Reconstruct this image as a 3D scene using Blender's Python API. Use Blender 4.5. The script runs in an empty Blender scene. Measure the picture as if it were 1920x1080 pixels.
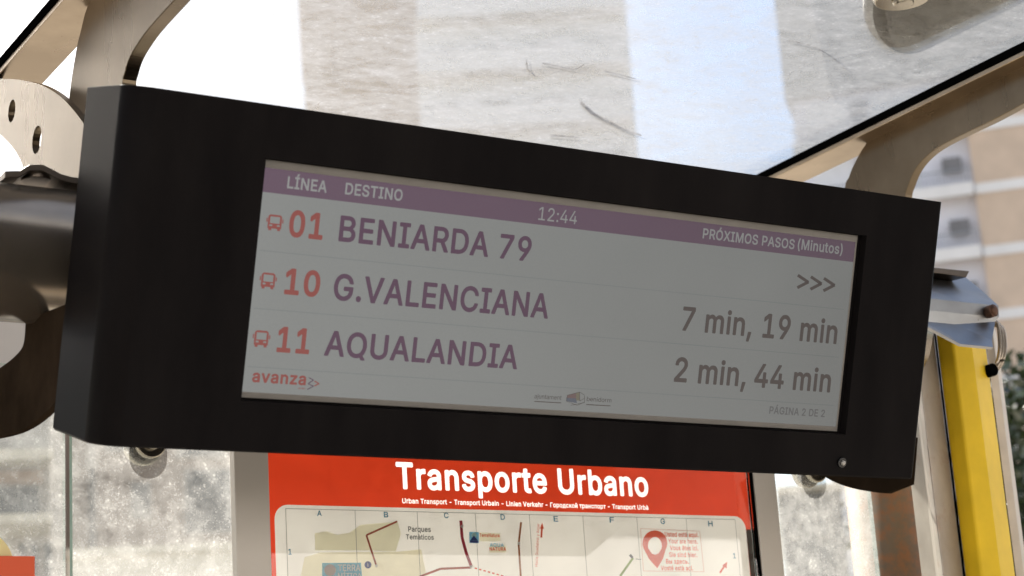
import bpy, bmesh, math, random
from mathutils import Vector, Matrix, noise
random.seed(7)
S = bpy.context.scene
COL = S.collection
R_ = math.radians

# ------------------------------------------------------------------ camera
CAM_R = Matrix(((0.84697724, 0.08261657, 0.5251705),
                (-0.5279482, 0.24675679, 0.81263878),
                (-0.06245196, -0.96554937, 0.25261466)))      # columns: right, down, forward
CAM_O = Vector((0, 0, 1.6))
FPX = 3600.0
cd = bpy.data.cameras.new("camera")
cam = bpy.data.objects.new("camera", cd)
COL.objects.link(cam)
r, d, f = CAM_R.col[0], CAM_R.col[1], CAM_R.col[2]
cam.matrix_world = Matrix(((r[0], -d[0], -f[0], 0), (r[1], -d[1], -f[1], 0), (r[2], -d[2], -f[2], 1.6), (0, 0, 0, 1)))
cd.sensor_width = 36.0
cd.lens = FPX * 36.0 / 1920.0
cd.clip_start = 0.05
cd.clip_end = 3000
cd.dof.use_dof = True
cd.dof.focus_distance = 2.52
cd.dof.aperture_fstop = 7.2
cd.dof.aperture_blades = 0
S.camera = cam

# ------------------------------------------------------------------ sky and sun
SUN = Vector((0.01, 0.76, 0.66)).normalized()                 # towards the sun
world = bpy.data.worlds.new("World")
S.world = world
world.use_nodes = True
wn, wl = world.node_tree.nodes, world.node_tree.links
wn.clear()
wout = wn.new("ShaderNodeOutputWorld")
wbg = wn.new("ShaderNodeBackground")
sky = wn.new("ShaderNodeTexSky")
sky.sky_type = 'NISHITA'
sky.sun_disc = False
sky.sun_elevation = math.asin(SUN.z)
sky.sun_rotation = math.atan2(SUN.x, SUN.y)
sky.air_density = 1.0
sky.dust_density = 1.4
sky.ozone_density = 1.0
wtc = wn.new("ShaderNodeTexCoord")
wno = wn.new("ShaderNodeTexNoise")
wno.inputs["Scale"].default_value = 2.2
wno.inputs["Detail"].default_value = 6
wno.inputs["Roughness"].default_value = 0.55
wl.new(wtc.outputs["Generated"], wno.inputs["Vector"])
wrm = wn.new("ShaderNodeValToRGB")
wrm.color_ramp.elements[0].position = 0.44
wrm.color_ramp.elements[0].color = (0, 0, 0, 1)
wrm.color_ramp.elements[1].position = 0.60
wrm.color_ramp.elements[1].color = (1, 1, 1, 1)
wl.new(wno.outputs["Fac"], wrm.inputs["Fac"])
wmx = wn.new("ShaderNodeMix")
wmx.data_type = 'RGBA'
wl.new(wrm.outputs["Color"], wmx.inputs["Factor"])
wl.new(sky.outputs["Color"], wmx.inputs["A"])
wmx.inputs["B"].default_value = (6.0, 6.0, 6.15, 1)
wl.new(wmx.outputs["Result"], wbg.inputs["Color"])
wbg.inputs["Strength"].default_value = 0.10
wl.new(wbg.outputs["Background"], wout.inputs["Surface"])

sd = bpy.data.lights.new("sun", 'SUN')
sd.energy = 5.0
sd.angle = R_(0.5)
sd.color = (1.0, 0.94, 0.85)
sun = bpy.data.objects.new("sun", sd)
COL.objects.link(sun)
sun.rotation_euler = (-SUN).to_track_quat('-Z', 'Y').to_euler()
sun.location = (0, 0, 30)

S.view_settings.view_transform = 'Standard'
S.view_settings.look = 'None'
S.view_settings.exposure = 1.15
S.view_settings.gamma = 1.0
S.cycles.max_bounces = 10
S.cycles.transparent_max_bounces = 16
S.cycles.caustics_reflective = False
S.cycles.caustics_refractive = False


# ------------------------------------------------------------------ helpers: rays from photograph pixels to planes of the place
def ray(px, py):
    v = CAM_R @ Vector((px - 960, py - 540, FPX))
    return v.normalized()


def onX(px, py, X):
    v = ray(px, py)
    return CAM_O + v * (X / v.x)


def onY(px, py, Y):
    v = ray(px, py)
    return CAM_O + v * (Y / v.y)


def onZ(px, py, Z):
    v = ray(px, py)
    return CAM_O + v * ((Z - 1.6) / v.z)


def atD(px, py, D):
    """point on the pixel's ray at horizontal distance D"""
    v = ray(px, py)
    return CAM_O + v * (D / math.hypot(v.x, v.y))


# ------------------------------------------------------------------ helpers: objects
def thing(name, label, cat, loc=(0, 0, 0), group=None):
    o = bpy.data.objects.new(name, None)
    COL.objects.link(o)
    o.location = loc
    o.empty_display_size = 0.1
    o["label"] = label
    o["category"] = cat
    if group:
        o["group"] = group
    return o


def rootloc(o):
    p = Vector((0, 0, 0))
    while o is not None:
        p += o.location
        o = o.parent
    return p


def link(name, bm, mat, parent=None, smooth=False, bevel=0.0, seg=2, label=None):
    """a bmesh in world coordinates becomes one mesh object (a part when parent is given)"""
    bm.normal_update()
    me = bpy.data.meshes.new(name)
    if parent is not None:
        bmesh.ops.translate(bm, verts=bm.verts, vec=-rootloc(parent))
    bm.to_mesh(me)
    bm.free()
    mats = mat if isinstance(mat, (list, tuple)) else [mat]
    for m in mats:
        me.materials.append(m)
    if smooth:
        for p in me.polygons:
            p.use_smooth = True
    o = bpy.data.objects.new(name, me)
    COL.objects.link(o)
    if parent is not None:
        o.parent = parent
    if bevel > 0:
        md = o.modifiers.new("bevel", 'BEVEL')
        md.width = bevel
        md.segments = seg
        md.limit_method = 'ANGLE'
        md.angle_limit = R_(40)
    if label:
        o["label"] = label
    return o


def tag(o, label, cat, group=None):
    o["label"] = label
    o["category"] = cat
    if group:
        o["group"] = group
    return o


def structure(o):
    o["kind"] = "structure"
    return o


def box(bm, x0, x1, y0, y1, z0, z1, M=None, mi=0):
    vs = [Vector((x, y, z)) for z in (z0, z1) for y in (y0, y1) for x in (x0, x1)]
    if M is not None:
        vs = [M @ v for v in vs]
    v = [bm.verts.new(p) for p in vs]
    fs = []
    for q in ((0, 2, 3, 1), (4, 5, 7, 6), (0, 1, 5, 4), (2, 6, 7, 3), (0, 4, 6, 2), (1, 3, 7, 5)):
        fc = bm.faces.new([v[i] for i in q])
        fc.material_index = mi
        fs.append(fc)
    return fs


def prism(bm, poly, vec, mi=0):
    """closed solid: planar polygon swept along vec"""
    a = [bm.verts.new(p) for p in poly]
    b = [bm.verts.new(Vector(p) + vec) for p in poly]
    n = len(poly)
    fs = [bm.faces.new(a), bm.faces.new(b[::-1])]
    for i in range(n):
        fs.append(bm.faces.new([a[(i + 1) % n], a[i], b[i], b[(i + 1) % n]]))
    for q in fs:
        q.material_index = mi
    bmesh.ops.recalc_face_normals(bm, faces=bm.faces)
    return fs


def poly(bm, pts, mi=0):
    fc = bm.faces.new([bm.verts.new(p) for p in pts])
    fc.material_index = mi
    return fc


def tube(bm, pts, rad, n=16, cap=True, mi=0):
    pts = [Vector(p) for p in pts]
    rings = []
    up = Vector((0, 0, 1))
    for i, p in enumerate(pts):
        t = (pts[min(i + 1, len(pts) - 1)] - pts[max(i - 1, 0)]).normalized()
        a = t.cross(up if abs(t.z) < 0.9 else Vector((1, 0, 0))).normalized()
        b = t.cross(a)
        rr = rad[i] if isinstance(rad, (list, tuple)) else rad
        rings.append([bm.verts.new(p + (a * math.cos(2 * math.pi * k / n) + b * math.sin(2 * math.pi * k / n)) * rr) for k in range(n)])
    for i in range(len(pts) - 1):
        for k in range(n):
            fc = bm.faces.new([rings[i][k], rings[i][(k + 1) % n], rings[i + 1][(k + 1) % n], rings[i + 1][k]])
            fc.smooth = True
            fc.material_index = mi
    if cap:
        for q in (rings[0][::-1], rings[-1]):
            bm.faces.new(q).material_index = mi
    return rings


def smooth_path(pts, n=8, closed=False):
    """Catmull-Rom through points"""
    P = [Vector(p) for p in pts]
    out = []
    m = len(P)
    for i in range(m if closed else m - 1):
        if closed:
            p0, p1, p2, p3 = P[(i - 1) % m], P[i], P[(i + 1) % m], P[(i + 2) % m]
        else:
            p0, p1, p2, p3 = P[max(i - 1, 0)], P[i], P[i + 1], P[min(i + 2, m - 1)]
        for k in range(n):
            t = k / n
            out.append(0.5 * ((2 * p1) + (p2 - p0) * t + (2 * p0 - 5 * p1 + 4 * p2 - p3) * t * t + (3 * p1 - p0 - 3 * p2 + p3) * t ** 3))
    if not closed:
        out.append(P[-1])
    return out


# ------------------------------------------------------------------ helpers: materials
MATS = {}


def new_mat(name):
    m = bpy.data.materials.new(name)
    m.use_nodes = True
    nt = m.node_tree
    return m, nt.nodes, nt.links, nt.nodes["Principled BSDF"]


def noise_node(n, l, scale, detail=4, rough=0.55, vec=None, stretch=None, co="Object"):
    t = n.new("ShaderNodeTexNoise")
    t.inputs["Scale"].default_value = scale
    t.inputs["Detail"].default_value = detail
    t.inputs["Roughness"].default_value = rough
    tc = n.new("ShaderNodeTexCoord")
    if stretch:
        mp = n.new("ShaderNodeMapping")
        mp.inputs["Scale"].default_value = stretch
        l.new(tc.outputs[co], mp.inputs["Vector"])
        l.new(mp.outputs["Vector"], t.inputs["Vector"])
    else:
        l.new(tc.outputs[co], t.inputs["Vector"])
    return t


def ramp(n, l, src, p0, p1, c0=(0, 0, 0, 1), c1=(1, 1, 1, 1)):
    q = n.new("ShaderNodeValToRGB")
    q.color_ramp.elements[0].position = p0
    q.color_ramp.elements[0].color = c0
    q.color_ramp.elements[1].position = p1
    q.color_ramp.elements[1].color = c1
    l.new(src, q.inputs["Fac"])
    return q


def c4(c):
    return (c[0], c[1], c[2], 1)


def plain(name, col, rough=0.5, metal=0.0, var=0.15, scale=6, bump=0.0, spec=0.5, bscale=60, stretch=None):
    if name in MATS:
        return MATS[name]
    m, n, l, b = new_mat(name)
    t = noise_node(n, l, scale, 6, stretch=stretch)
    lo = [max(0, x * (1 - var)) for x in col]
    hi = [min(1, x * (1 + var)) for x in col]
    q = ramp(n, l, t.outputs["Fac"], 0.3, 0.7, c4(lo), c4(hi))
    l.new(q.outputs["Color"], b.inputs["Base Color"])
    b.inputs["Roughness"].default_value = rough
    b.inputs["Metallic"].default_value = metal
    b.inputs["Specular IOR Level"].default_value = spec
    if bump > 0:
        t2 = noise_node(n, l, bscale, 5)
        bp = n.new("ShaderNodeBump")
        bp.inputs["Strength"].default_value = bump
        bp.inputs["Distance"].default_value = 0.002
        l.new(t2.outputs["Fac"], bp.inputs["Height"])
        l.new(bp.outputs["Normal"], b.inputs["Normal"])
    MATS[name] = m
    return m


def steel(name, col, rough=0.34, rust=0.0, brush=(1, 1, 1), rustscale=9, metal=1.0):
    """satin stainless steel: brushed streaks, dust specks, rust stains with a shape of their own"""
    m, n, l, b = new_mat(name)
    t = noise_node(n, l, 14, 3, stretch=brush)
    q = ramp(n, l, t.outputs["Fac"], 0.25, 0.75, c4([x * 0.92 for x in col]), c4([min(1, x * 1.05) for x in col]))
    sp = noise_node(n, l, 110, 2, 0.5)
    sq = ramp(n, l, sp.outputs["Fac"], 0.74, 0.79)
    mx = n.new("ShaderNodeMix")
    mx.data_type = 'RGBA'
    l.new(sq.outputs["Color"], mx.inputs["Factor"])
    l.new(q.outputs["Color"], mx.inputs["A"])
    mx.inputs["B"].default_value = (0.16, 0.11, 0.07, 1)
    last = mx
    sm = noise_node(n, l, 6, 5, 0.6)                           # hand smudges and water marks
    sr = ramp(n, l, sm.outputs["Fac"], 0.35, 0.68, (0.62, 0.60, 0.58, 1), (1, 1, 1, 1))
    ml = n.new("ShaderNodeMix")
    ml.data_type = 'RGBA'
    ml.blend_type = 'MULTIPLY'
    ml.inputs["Factor"].default_value = 0.8
    l.new(mx.outputs["Result"], ml.inputs["A"])
    l.new(sr.outputs["Color"], ml.inputs["B"])
    last = ml
    rt = noise_node(n, l, rustscale, 8, 0.7)
    rq = ramp(n, l, rt.outputs["Fac"], 0.62 - rust * 0.22, 0.70 - rust * 0.12)
    m2 = n.new("ShaderNodeMix")
    m2.data_type = 'RGBA'
    sc = n.new("ShaderNodeMath")
    sc.operation = 'MULTIPLY'
    sc.inputs[1].default_value = min(1.0, rust)
    l.new(rq.outputs["Color"], sc.inputs[0])
    l.new(sc.outputs[0], m2.inputs["Factor"])
    l.new(last.outputs["Result"], m2.inputs["A"])
    m2.inputs["B"].default_value = (0.30, 0.13, 0.05, 1)
    l.new(m2.outputs["Result"], b.inputs["Base Color"])
    inv = n.new("ShaderNodeMath")
    inv.operation = 'MULTIPLY_ADD'
    inv.inputs[1].default_value = -metal
    inv.inputs[2].default_value = metal
    l.new(sc.outputs[0], inv.inputs[0])
    l.new(inv.outputs[0], b.inputs["Metallic"])
    rr = n.new("ShaderNodeMapRange")
    rr.inputs["To Min"].default_value = rough - 0.015
    rr.inputs["To Max"].default_value = rough + 0.03
    l.new(t.outputs["Fac"], rr.inputs["Value"])
    l.new(rr.outputs["Result"], b.inputs["Roughness"])
    return m


def dirty_glass(name, tint, base, amp, fine_scale, fine_amt, dirt_col, stretch=None, rot=0.0, scratches=0.0, forward=0.0):
    """clear pane with a film of dust, dried drops and streaks that catches the sun"""
    m = bpy.data.materials.new(name)
    m.use_nodes = True
    n, l = m.node_tree.nodes, m.node_tree.links
    n.clear()
    out = n.new("ShaderNodeOutputMaterial")
    tc = n.new("ShaderNodeTexCoord")
    mp = n.new("ShaderNodeMapping")
    mp.inputs["Scale"].default_value = stretch or (1, 1, 1)
    mp.inputs["Rotation"].default_value = (0, 0, rot)
    l.new(tc.outputs["Object"], mp.inputs["Vector"])

    def nz(scale, detail, rough, dist=0.0):
        t = n.new("ShaderNodeTexNoise")
        t.inputs["Scale"].default_value = scale
        t.inputs["Detail"].default_value = detail
        t.inputs["Roughness"].default_value = rough
        t.inputs["Distortion"].default_value = dist
        l.new(mp.outputs["Vector"], t.inputs["Vector"])
        return t

    def math_(op, a, b=None, c=None):
        q = n.new("ShaderNodeMath")
        q.operation = op
        for i, v in enumerate((a, b, c)):
            if v is None:
                continue
            if isinstance(v, (int, float)):
                q.inputs[i].default_value = v
            else:
                l.new(v, q.inputs[i])
        return q.outputs[0]
    big = nz(9, 8, 0.66, 1.2)
    mid = nz(42, 6, 0.65)
    fin = nz(fine_scale, 3, 0.6, 0.8)
    vor = n.new("ShaderNodeTexVoronoi")
    vor.feature = 'F1'
    vor.inputs["Scale"].default_value = fine_scale * 0.42
    l.new(mp.outputs["Vector"], vor.inputs["Vector"])
    spk = ramp(n, l, fin.outputs["Fac"], 0.56, 0.72).outputs["Color"]
    drp = ramp(n, l, vor.outputs["Distance"], 0.16, 0.42, (1, 1, 1, 1), (0, 0, 0, 1)).outputs["Color"]
    drm = ramp(n, l, mid.outputs["Fac"], 0.52, 0.66).outputs["Color"]
    film = math_('MULTIPLY_ADD', math_('SUBTRACT', big.outputs["Fac"], 0.5), amp, base)
    film = math_('MULTIPLY_ADD', math_('SUBTRACT', mid.outputs["Fac"], 0.5), amp * 0.9, film)
    spk = math_('MULTIPLY', spk, ramp(n, l, nz(11, 5, 0.6, 1.5).outputs["Fac"], 0.36, 0.66, (0.15, 0.15, 0.15, 1), (1, 1, 1, 1)).outputs["Color"])
    film = math_('MULTIPLY_ADD', spk, fine_amt, film)
    film = math_('MULTIPLY_ADD', math_('MULTIPLY', drp, drm), fine_amt * 0.9, film)
    if scratches > 0:
        wv = nz(3.2, 3, 0.5, 2.5)
        sc = ramp(n, l, math_('ABSOLUTE', math_('SUBTRACT', wv.outputs["Fac"], 0.5)), 0.0, 0.006, (1, 1, 1, 1), (0, 0, 0, 1)).outputs["Color"]
        film = math_('MULTIPLY_ADD', math_('MULTIPLY', sc, drm), -scratches, film)
    cl = n.new("ShaderNodeClamp")
    cl.inputs["Min"].default_value = 0.02
    cl.inputs["Max"].default_value = 0.97
    l.new(film, cl.inputs["Value"])
    tr = n.new("ShaderNodeBsdfTransparent")
    tr.inputs["Color"].default_value = c4(tint)
    gl = n.new("ShaderNodeBsdfGlossy")
    gl.inputs["Roughness"].default_value = 0.04
    fr = n.new("ShaderNodeFresnel")
    fr.inputs["IOR"].default_value = 1.45
    clear = n.new("ShaderNodeMixShader")
    l.new(fr.outputs["Fac"], clear.inputs["Fac"])
    l.new(tr.outputs[0], clear.inputs[1])
    l.new(gl.outputs[0], clear.inputs[2])
    df = n.new("ShaderNodeBsdfDiffuse")
    df.inputs["Color"].default_value = c4(dirt_col)
    tl = n.new("ShaderNodeBsdfTranslucent")
    tl.inputs["Color"].default_value = c4(dirt_col)
    dm = n.new("ShaderNodeMixShader")
    dm.inputs["Fac"].default_value = 0.62
    l.new(df.outputs[0], dm.inputs[1])
    l.new(tl.outputs[0], dm.inputs[2])
    if forward > 0:                                            # a damp, rough film passes light on mostly straight ahead
        rf = n.new("ShaderNodeBsdfRefraction")
        rf.inputs["IOR"].default_value = 1.25
        rf.inputs["Roughness"].default_value = 0.62
        rf.inputs["Color"].default_value = (0.62, 0.61, 0.60, 1)
        fm = n.new("ShaderNodeMixShader")
        fm.inputs["Fac"].default_value = forward
        l.new(dm.outputs[0], fm.inputs[1])
        l.new(rf.outputs[0], fm.inputs[2])
        dm = fm
    mx = n.new("ShaderNodeMixShader")
    l.new(cl.outputs[0], mx.inputs["Fac"])
    l.new(clear.outputs[0], mx.inputs[1])
    l.new(dm.outputs[0], mx.inputs[2])
    l.new(mx.outputs[0], out.inputs["Surface"])
    return m


def clear_glass(name, ior=1.5, rough=0.01):
    m = bpy.data.materials.new(name)
    m.use_nodes = True
    n, l = m.node_tree.nodes, m.node_tree.links
    n.clear()
    out = n.new("ShaderNodeOutputMaterial")
    tr = n.new("ShaderNodeBsdfTransparent")
    gl = n.new("ShaderNodeBsdfGlossy")
    gl.inputs["Roughness"].default_value = rough
    fr = n.new("ShaderNodeFresnel")
    fr.inputs["IOR"].default_value = ior
    mx = n.new("ShaderNodeMixShader")
    l.new(fr.outputs["Fac"], mx.inputs["Fac"])
    l.new(tr.outputs[0], mx.inputs[1])
    l.new(gl.outputs[0], mx.inputs[2])
    l.new(mx.outputs[0], out.inputs["Surface"])
    return m


def lit(name, col, strength, rough=0.25):
    """a lit pixel colour of the display, under a faintly glossy face"""
    m, n, l, b = new_mat(name)
    t = noise_node(n, l, 900, 2)
    q = ramp(n, l, t.outputs["Fac"], 0.2, 0.8, c4([x * 0.94 for x in col]), c4([min(1, x * 1.06) for x in col]))
    b.inputs["Base Color"].default_value = (0.012, 0.012, 0.012, 1)
    b.inputs["Roughness"].default_value = rough
    b.inputs["Specular IOR Level"].default_value = 0.3
    l.new(q.outputs["Color"], b.inputs["Emission Color"])
    tc = n.new("ShaderNodeTexCoord")
    sx = n.new("ShaderNodeSeparateXYZ")
    l.new(tc.outputs["Object"], sx.inputs[0])
    un = noise_node(n, l, 5, 2)
    mr = n.new("ShaderNodeMapRange")                           # viewing-angle falloff put into the glow: brighter left, dimmer right
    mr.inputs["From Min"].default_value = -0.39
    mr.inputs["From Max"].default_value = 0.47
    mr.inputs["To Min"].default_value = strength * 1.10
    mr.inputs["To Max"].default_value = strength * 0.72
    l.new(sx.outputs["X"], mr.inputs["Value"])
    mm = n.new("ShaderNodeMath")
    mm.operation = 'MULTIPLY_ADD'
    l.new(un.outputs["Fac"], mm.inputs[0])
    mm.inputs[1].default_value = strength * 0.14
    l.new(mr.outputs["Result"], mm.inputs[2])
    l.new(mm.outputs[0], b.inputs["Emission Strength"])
    return m


STEEL = steel("satin_steel", (0.44, 0.355, 0.26), 0.27, 0.0, (0.4, 0.4, 2))
STEEL_PLATE = steel("plate_steel", (0.195, 0.155, 0.108), 0.27, 0.0, (0.3, 1.5, 0.3))
STEEL_TUBE = steel("tube_steel", (0.50, 0.43, 0.355), 0.22, 0.0, (0.05, 2, 2), 9, 0.85)
STEEL_DARK = steel("dark_steel", (0.16, 0.135, 0.115), 0.38, 0.2)
STEEL_RUST = steel("rusty_steel", (0.22, 0.165, 0.115), 0.7, 0.8, (1, 1, 0.4), 34, 0.1)
DARK_BROWN = plain("weld_and_shade_brown", (0.026, 0.018, 0.012), 0.75, 0, 0.35, 14, 0.1, 0.0, 200)  # weld colour; on the lower cheeks it holds their shade as colour
BRIGHT_STEEL = steel("bright_steel", (0.52, 0.49, 0.42), 0.25, 0.0)
GALV = steel("galvanised_sheet", (0.42, 0.42, 0.42), 0.38, 0.2, (1, 1, 1))
ALU = plain("anodised_aluminium", (0.56, 0.52, 0.475), 0.45, 0.2, 0.05, 3)
RUBBER = plain("black_rubber", (0.0025, 0.0025, 0.0025), 0.7, 0, 0.2, 40, 0, 0.0)


def black_coat():
    m, n, l, b = new_mat("black_powder_coat")
    t = noise_node(n, l, 5, 7, 0.65, stretch=(2.5, 1, 0.5))
    q = ramp(n, l, t.outputs["Fac"], 0.35, 0.75, (0.0068, 0.0060, 0.0066, 1), (0.0130, 0.0115, 0.0118, 1))
    sp = noise_node(n, l, 420, 2, 0.5)
    sq = ramp(n, l, sp.outputs["Fac"], 0.735, 0.775)
    mx = n.new("ShaderNodeMix")
    mx.data_type = 'RGBA'
    l.new(sq.outputs["Color"], mx.inputs["Factor"])
    l.new(q.outputs["Color"], mx.inputs["A"])
    mx.inputs["B"].default_value = (0.022, 0.02, 0.018, 1)
    l.new(mx.outputs["Result"], b.inputs["Base Color"])
    rr = n.new("ShaderNodeMapRange")
    rr.inputs["To Min"].default_value = 0.34
    rr.inputs["To Max"].default_value = 0.52
    l.new(t.outputs["Fac"], rr.inputs["Value"])
    l.new(rr.outputs["Result"], b.inputs["Roughness"])
    b.inputs["Specular IOR Level"].default_value = 0.015
    fb = noise_node(n, l, 1100, 2)
    bp = n.new("ShaderNodeBump")
    bp.inputs["Strength"].default_value = 0.05
    bp.inputs["Distance"].default_value = 0.001
    l.new(fb.outputs["Fac"], bp.inputs["Height"])
    l.new(bp.outputs["Normal"], b.inputs["Normal"])
    return m


BLACK = black_coat()
YELLOW = plain("yellow_paint", (0.80, 0.53, 0.018), 0.5, 0, 0.10, 14, 0.10, 0.25, 260)
CREAM = plain("cream_paint", (0.55, 0.47, 0.38), 0.5, 0, 0.14, 20, 0.1)
EDGE_GLASS = plain("glass_edge", (0.36, 0.52, 0.46), 0.15, 0, 0.1, 30)
BOLT = plain("rusty_bolt", (0.10, 0.05, 0.03), 0.5, 0.6, 0.4, 120)
WALL_GLASS = dirty_glass("dirty_wall_glass", (0.86, 0.92, 0.92), 0.29, 0.66, 430, 0.38, (0.70, 0.70, 0.68))
ROOF_GLASS = dirty_glass("dirty_roof_glass", (0.84, 0.88, 0.90), 0.46, 0.95, 340, 0.44, (0.44, 0.435, 0.425), (0.85, 1.2, 1), 0.7, 0.6, 0.5)

# ------------------------------------------------------------------ ground
bm = bmesh.new()
box(bm, -400, 500, -400, 700, -0.5, 0.0)
PAVE = plain("pale_paving", (0.36, 0.325, 0.275), 0.85, 0, 0.15, 1.5, 0.1, 0.3, 20)
structure(link("ground", bm, PAVE))
bm = bmesh.new()
box(bm, -120, 160, -14, -5, -0.2, 0.004)
structure(link("road", bm, plain("asphalt", (0.06, 0.06, 0.06), 0.9, 0, 0.2, 3, 0.2, 0.3, 80)))

# ------------------------------------------------------------------ bus shelter: beam, brackets, rafters, roof and wall glass, post
XL, XR = 0.77, 2.13                # the two frames
YW = 2.32                          # the glass wall
TUBE_Y, TUBE_Z, TUBE_R = 2.10, 2.236, 0.080
SL = 0.02                          # the roof falls slightly to the back


def zr(y, z0=2.607):
    return z0 + (2.2 - y) * SL


shelter = thing("bus_shelter", "glazed bus shelter with steel beam, curved brackets and dirty glass roof", "bus shelter", (1.45, 2.2, 0))

bm = bmesh.new()
tube(bm, [(-2.2, TUBE_Y, TUBE_Z), (XR - 0.08, TUBE_Y, TUBE_Z)], TUBE_R, 64)
link("beam", bm, STEEL_TUBE, shelter)


def flange(X):
    bm = bmesh.new()
    y0, y1 = 0.6, 2.86
    prism(bm, [(X, y0, zr(y0)), (X, y1, zr(y1)), (X, y1, zr(y1) + 0.008), (X, y0, zr(y0) + 0.008)], Vector((0.066, 0, 0)))
    rf = link("rafter", bm, STEEL, shelter, bevel=0.001)
    bm = bmesh.new()
    prism(bm, [(X - 0.002, y0, zr(y0) + 0.0085), (X - 0.002, y1, zr(y1) + 0.0085), (X - 0.002, y1, zr(y1) + 0.0205), (X - 0.002, y0, zr(y0) + 0.0205)], Vector((0.070, 0, 0)))
    link("gasket", bm, RUBBER, rf)


flange(XL)
flange(XR)


def arm(pts, X, th=0.016):
    """curved plate bracket in the plane X, outline given in the photograph"""
    P = [onX(px, py, X) for px, py in pts]
    bm = bmesh.new()
    prism(bm, P, Vector((th, 0, 0)))
    return bm


XA, XB = XL + 0.034, XR + 0.034
# left bracket: rises from the beam behind the display to the rafter
curve_in = [(262, 420), (243, 260), (230, 165), (234, 135), (243, 108), (258, 82), (280, 52), (325, 2), (370, -48), (440, -125)]
curve_out = [(330, -135), (240, -90), (172, -5), (150, 62), (140, 110), (131, 170), (126, 230), (132, 330), (140, 420)]
bm = arm([(v.x, v.y) for v in smooth_path([(a, b, 0) for a, b in curve_in], 5)] + [(v.x, v.y) for v in smooth_path([(a, b, 0) for a, b in curve_out], 5)], XA, 0.018)
link("bracket_arm", bm, STEEL_PLATE, shelter, bevel=0.001)
curve_in = [(1715, 560), (1703, 430), (1697, 372), (1704, 345), (1716, 318), (1736, 294), (1765, 273), (1810, 250), (1870, 221), (1960, 172), (2080, 110)]
curve_out = [(2060, 36), (1920, 110), (1780, 182), (1642, 252), (1622, 272), (1605, 300), (1592, 330), (1583, 370), (1590, 560)]
bm = arm([(v.x, v.y) for v in smooth_path([(a, b, 0) for a, b in curve_in], 5)] + [(v.x, v.y) for v in smooth_path([(a, b, 0) for a, b in curve_out], 5)], XB, 0.016)
link("bracket_arm", bm, STEEL_PLATE, shelter, bevel=0.001)


for X_, a_, b_ in ((XB, (1640, 253), (1985, 76)), (XA, (171, -4), (245, -93))):
    bm = bmesh.new()
    tube(bm, smooth_path([onX(a_[0] + (b_[0] - a_[0]) * t / 6, a_[1] + (b_[1] - a_[1]) * t / 6, X_ - 0.001) for t in range(7)], 3), [0.0022 + 0.0006 * math.sin(k * 2.1) for k in range(19)], 8)
    link("weld_bead", bm, DARK_BROWN, shelter)


def cheek(X, outline, holes, name="cheek_plate", th=0.010, mat=STEEL_PLATE):
    """plate in the plane X with round bolt holes cut through"""
    P = [onX(px, py, X) for px, py in outline]
    bm = bmesh.new()
    edges = []

    def loop(Q):
        vs = [bm.verts.new(q) for q in Q]
        for i in range(len(vs)):
            edges.append(bm.edges.new((vs[i], vs[(i + 1) % len(vs)])))
    loop(P)
    for (px, py, rad) in holes:
        c = onX(px, py, X)
        loop([c + Vector((0, math.cos(a) * rad, math.sin(a) * rad)) for a in [2 * math.pi * k / 24 for k in range(24)]])
    r_ = bmesh.ops.triangle_fill(bm, edges=edges, use_beauty=True)
    fs = [g for g in r_["geom"] if isinstance(g, bmesh.types.BMFace)]
    ex = bmesh.ops.extrude_face_region(bm, geom=fs)
    bmesh.ops.translate(bm, verts=[g for g in ex["geom"] if isinstance(g, bmesh.types.BMVert)], vec=(th, 0, 0))
    bmesh.ops.recalc_face_normals(bm, faces=bm.faces)
    return link(name, bm, mat, shelter)


top = [(v.x, v.y) for v in smooth_path([(-95, 165, 0), (-40, 152, 0), (5, 148, 0), (45, 151, 0), (85, 163, 0), (125, 192, 0), (167, 248, 0), (185, 300, 0)], 6)]
conc = [(v.x, v.y) for v in smooth_path([(64, 380, 0), (50, 330, 0), (30, 285, 0), (-2, 250, 0), (-50, 215, 0), (-95, 196, 0)], 6)]
cheek(XL, top + [(172, 420)] + conc, [(22, 208, 0.0155), (69, 262, 0.0185)])
bot = [(v.x, v.y) for v in smooth_path([(150, 690, 0), (112, 744, 0), (78, 780, 0), (40, 806, 0), (0, 819, 0), (-50, 826, 0), (-100, 828, 0)], 6)]
con2 = [(v.x, v.y) for v in smooth_path([(-100, 760, 0), (-40, 716, 0), (0, 690, 0), (28, 668, 0), (44, 645, 0), (48, 600, 0)], 6)]
cheek(0.70, [(150, 560)] + bot + con2, [], mat=DARK_BROWN)  # shade on the lower cheek is put into its colour
# the same pair of cheeks on the right hand frame, seen only under the display
botr = [(v.x, v.y) for v in smooth_path([(1500, 860, 0), (1545, 893, 0), (1570, 906, 0), (1600, 916, 0), (1640, 923, 0), (1662, 925, 0)], 5)]
cheek(2.06, [(1705, 908), (1712, 820), (1500, 800)] + botr, [], mat=DARK_BROWN)  # same shade colour painted on the right cheek

# roof panes
bm = bmesh.new()


def pane_roof(x0, x1, y1=2.86):
    bm = bmesh.new()
    y0 = 0.6
    a, b = zr(y0) + 0.022, zr(y1) + 0.022
    fs = prism(bm, [(x0, y0, a), (x0, y1, b), (x0, y1, b + 0.008), (x0, y0, a + 0.008)], Vector((x1 - x0, 0, 0)))
    bm.normal_update()
    for q in bm.faces:
        q.material_index = 0 if q.normal.z < -0.5 else (2 if q.normal.z > 0.5 or abs(q.normal.y) > 0.5 else 1)
    return bm


bm.free()
CLEAN = clear_glass("pane_upper_face", 1.05)
link("roof_pane", pane_roof(XL + 0.035, XR + 0.031), [ROOF_GLASS, EDGE_GLASS, CLEAN], shelter)
link("roof_pane", pane_roof(XL - 1.35, XL + 0.031, 3.6), [ROOF_GLASS, EDGE_GLASS, CLEAN], shelter)

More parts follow.
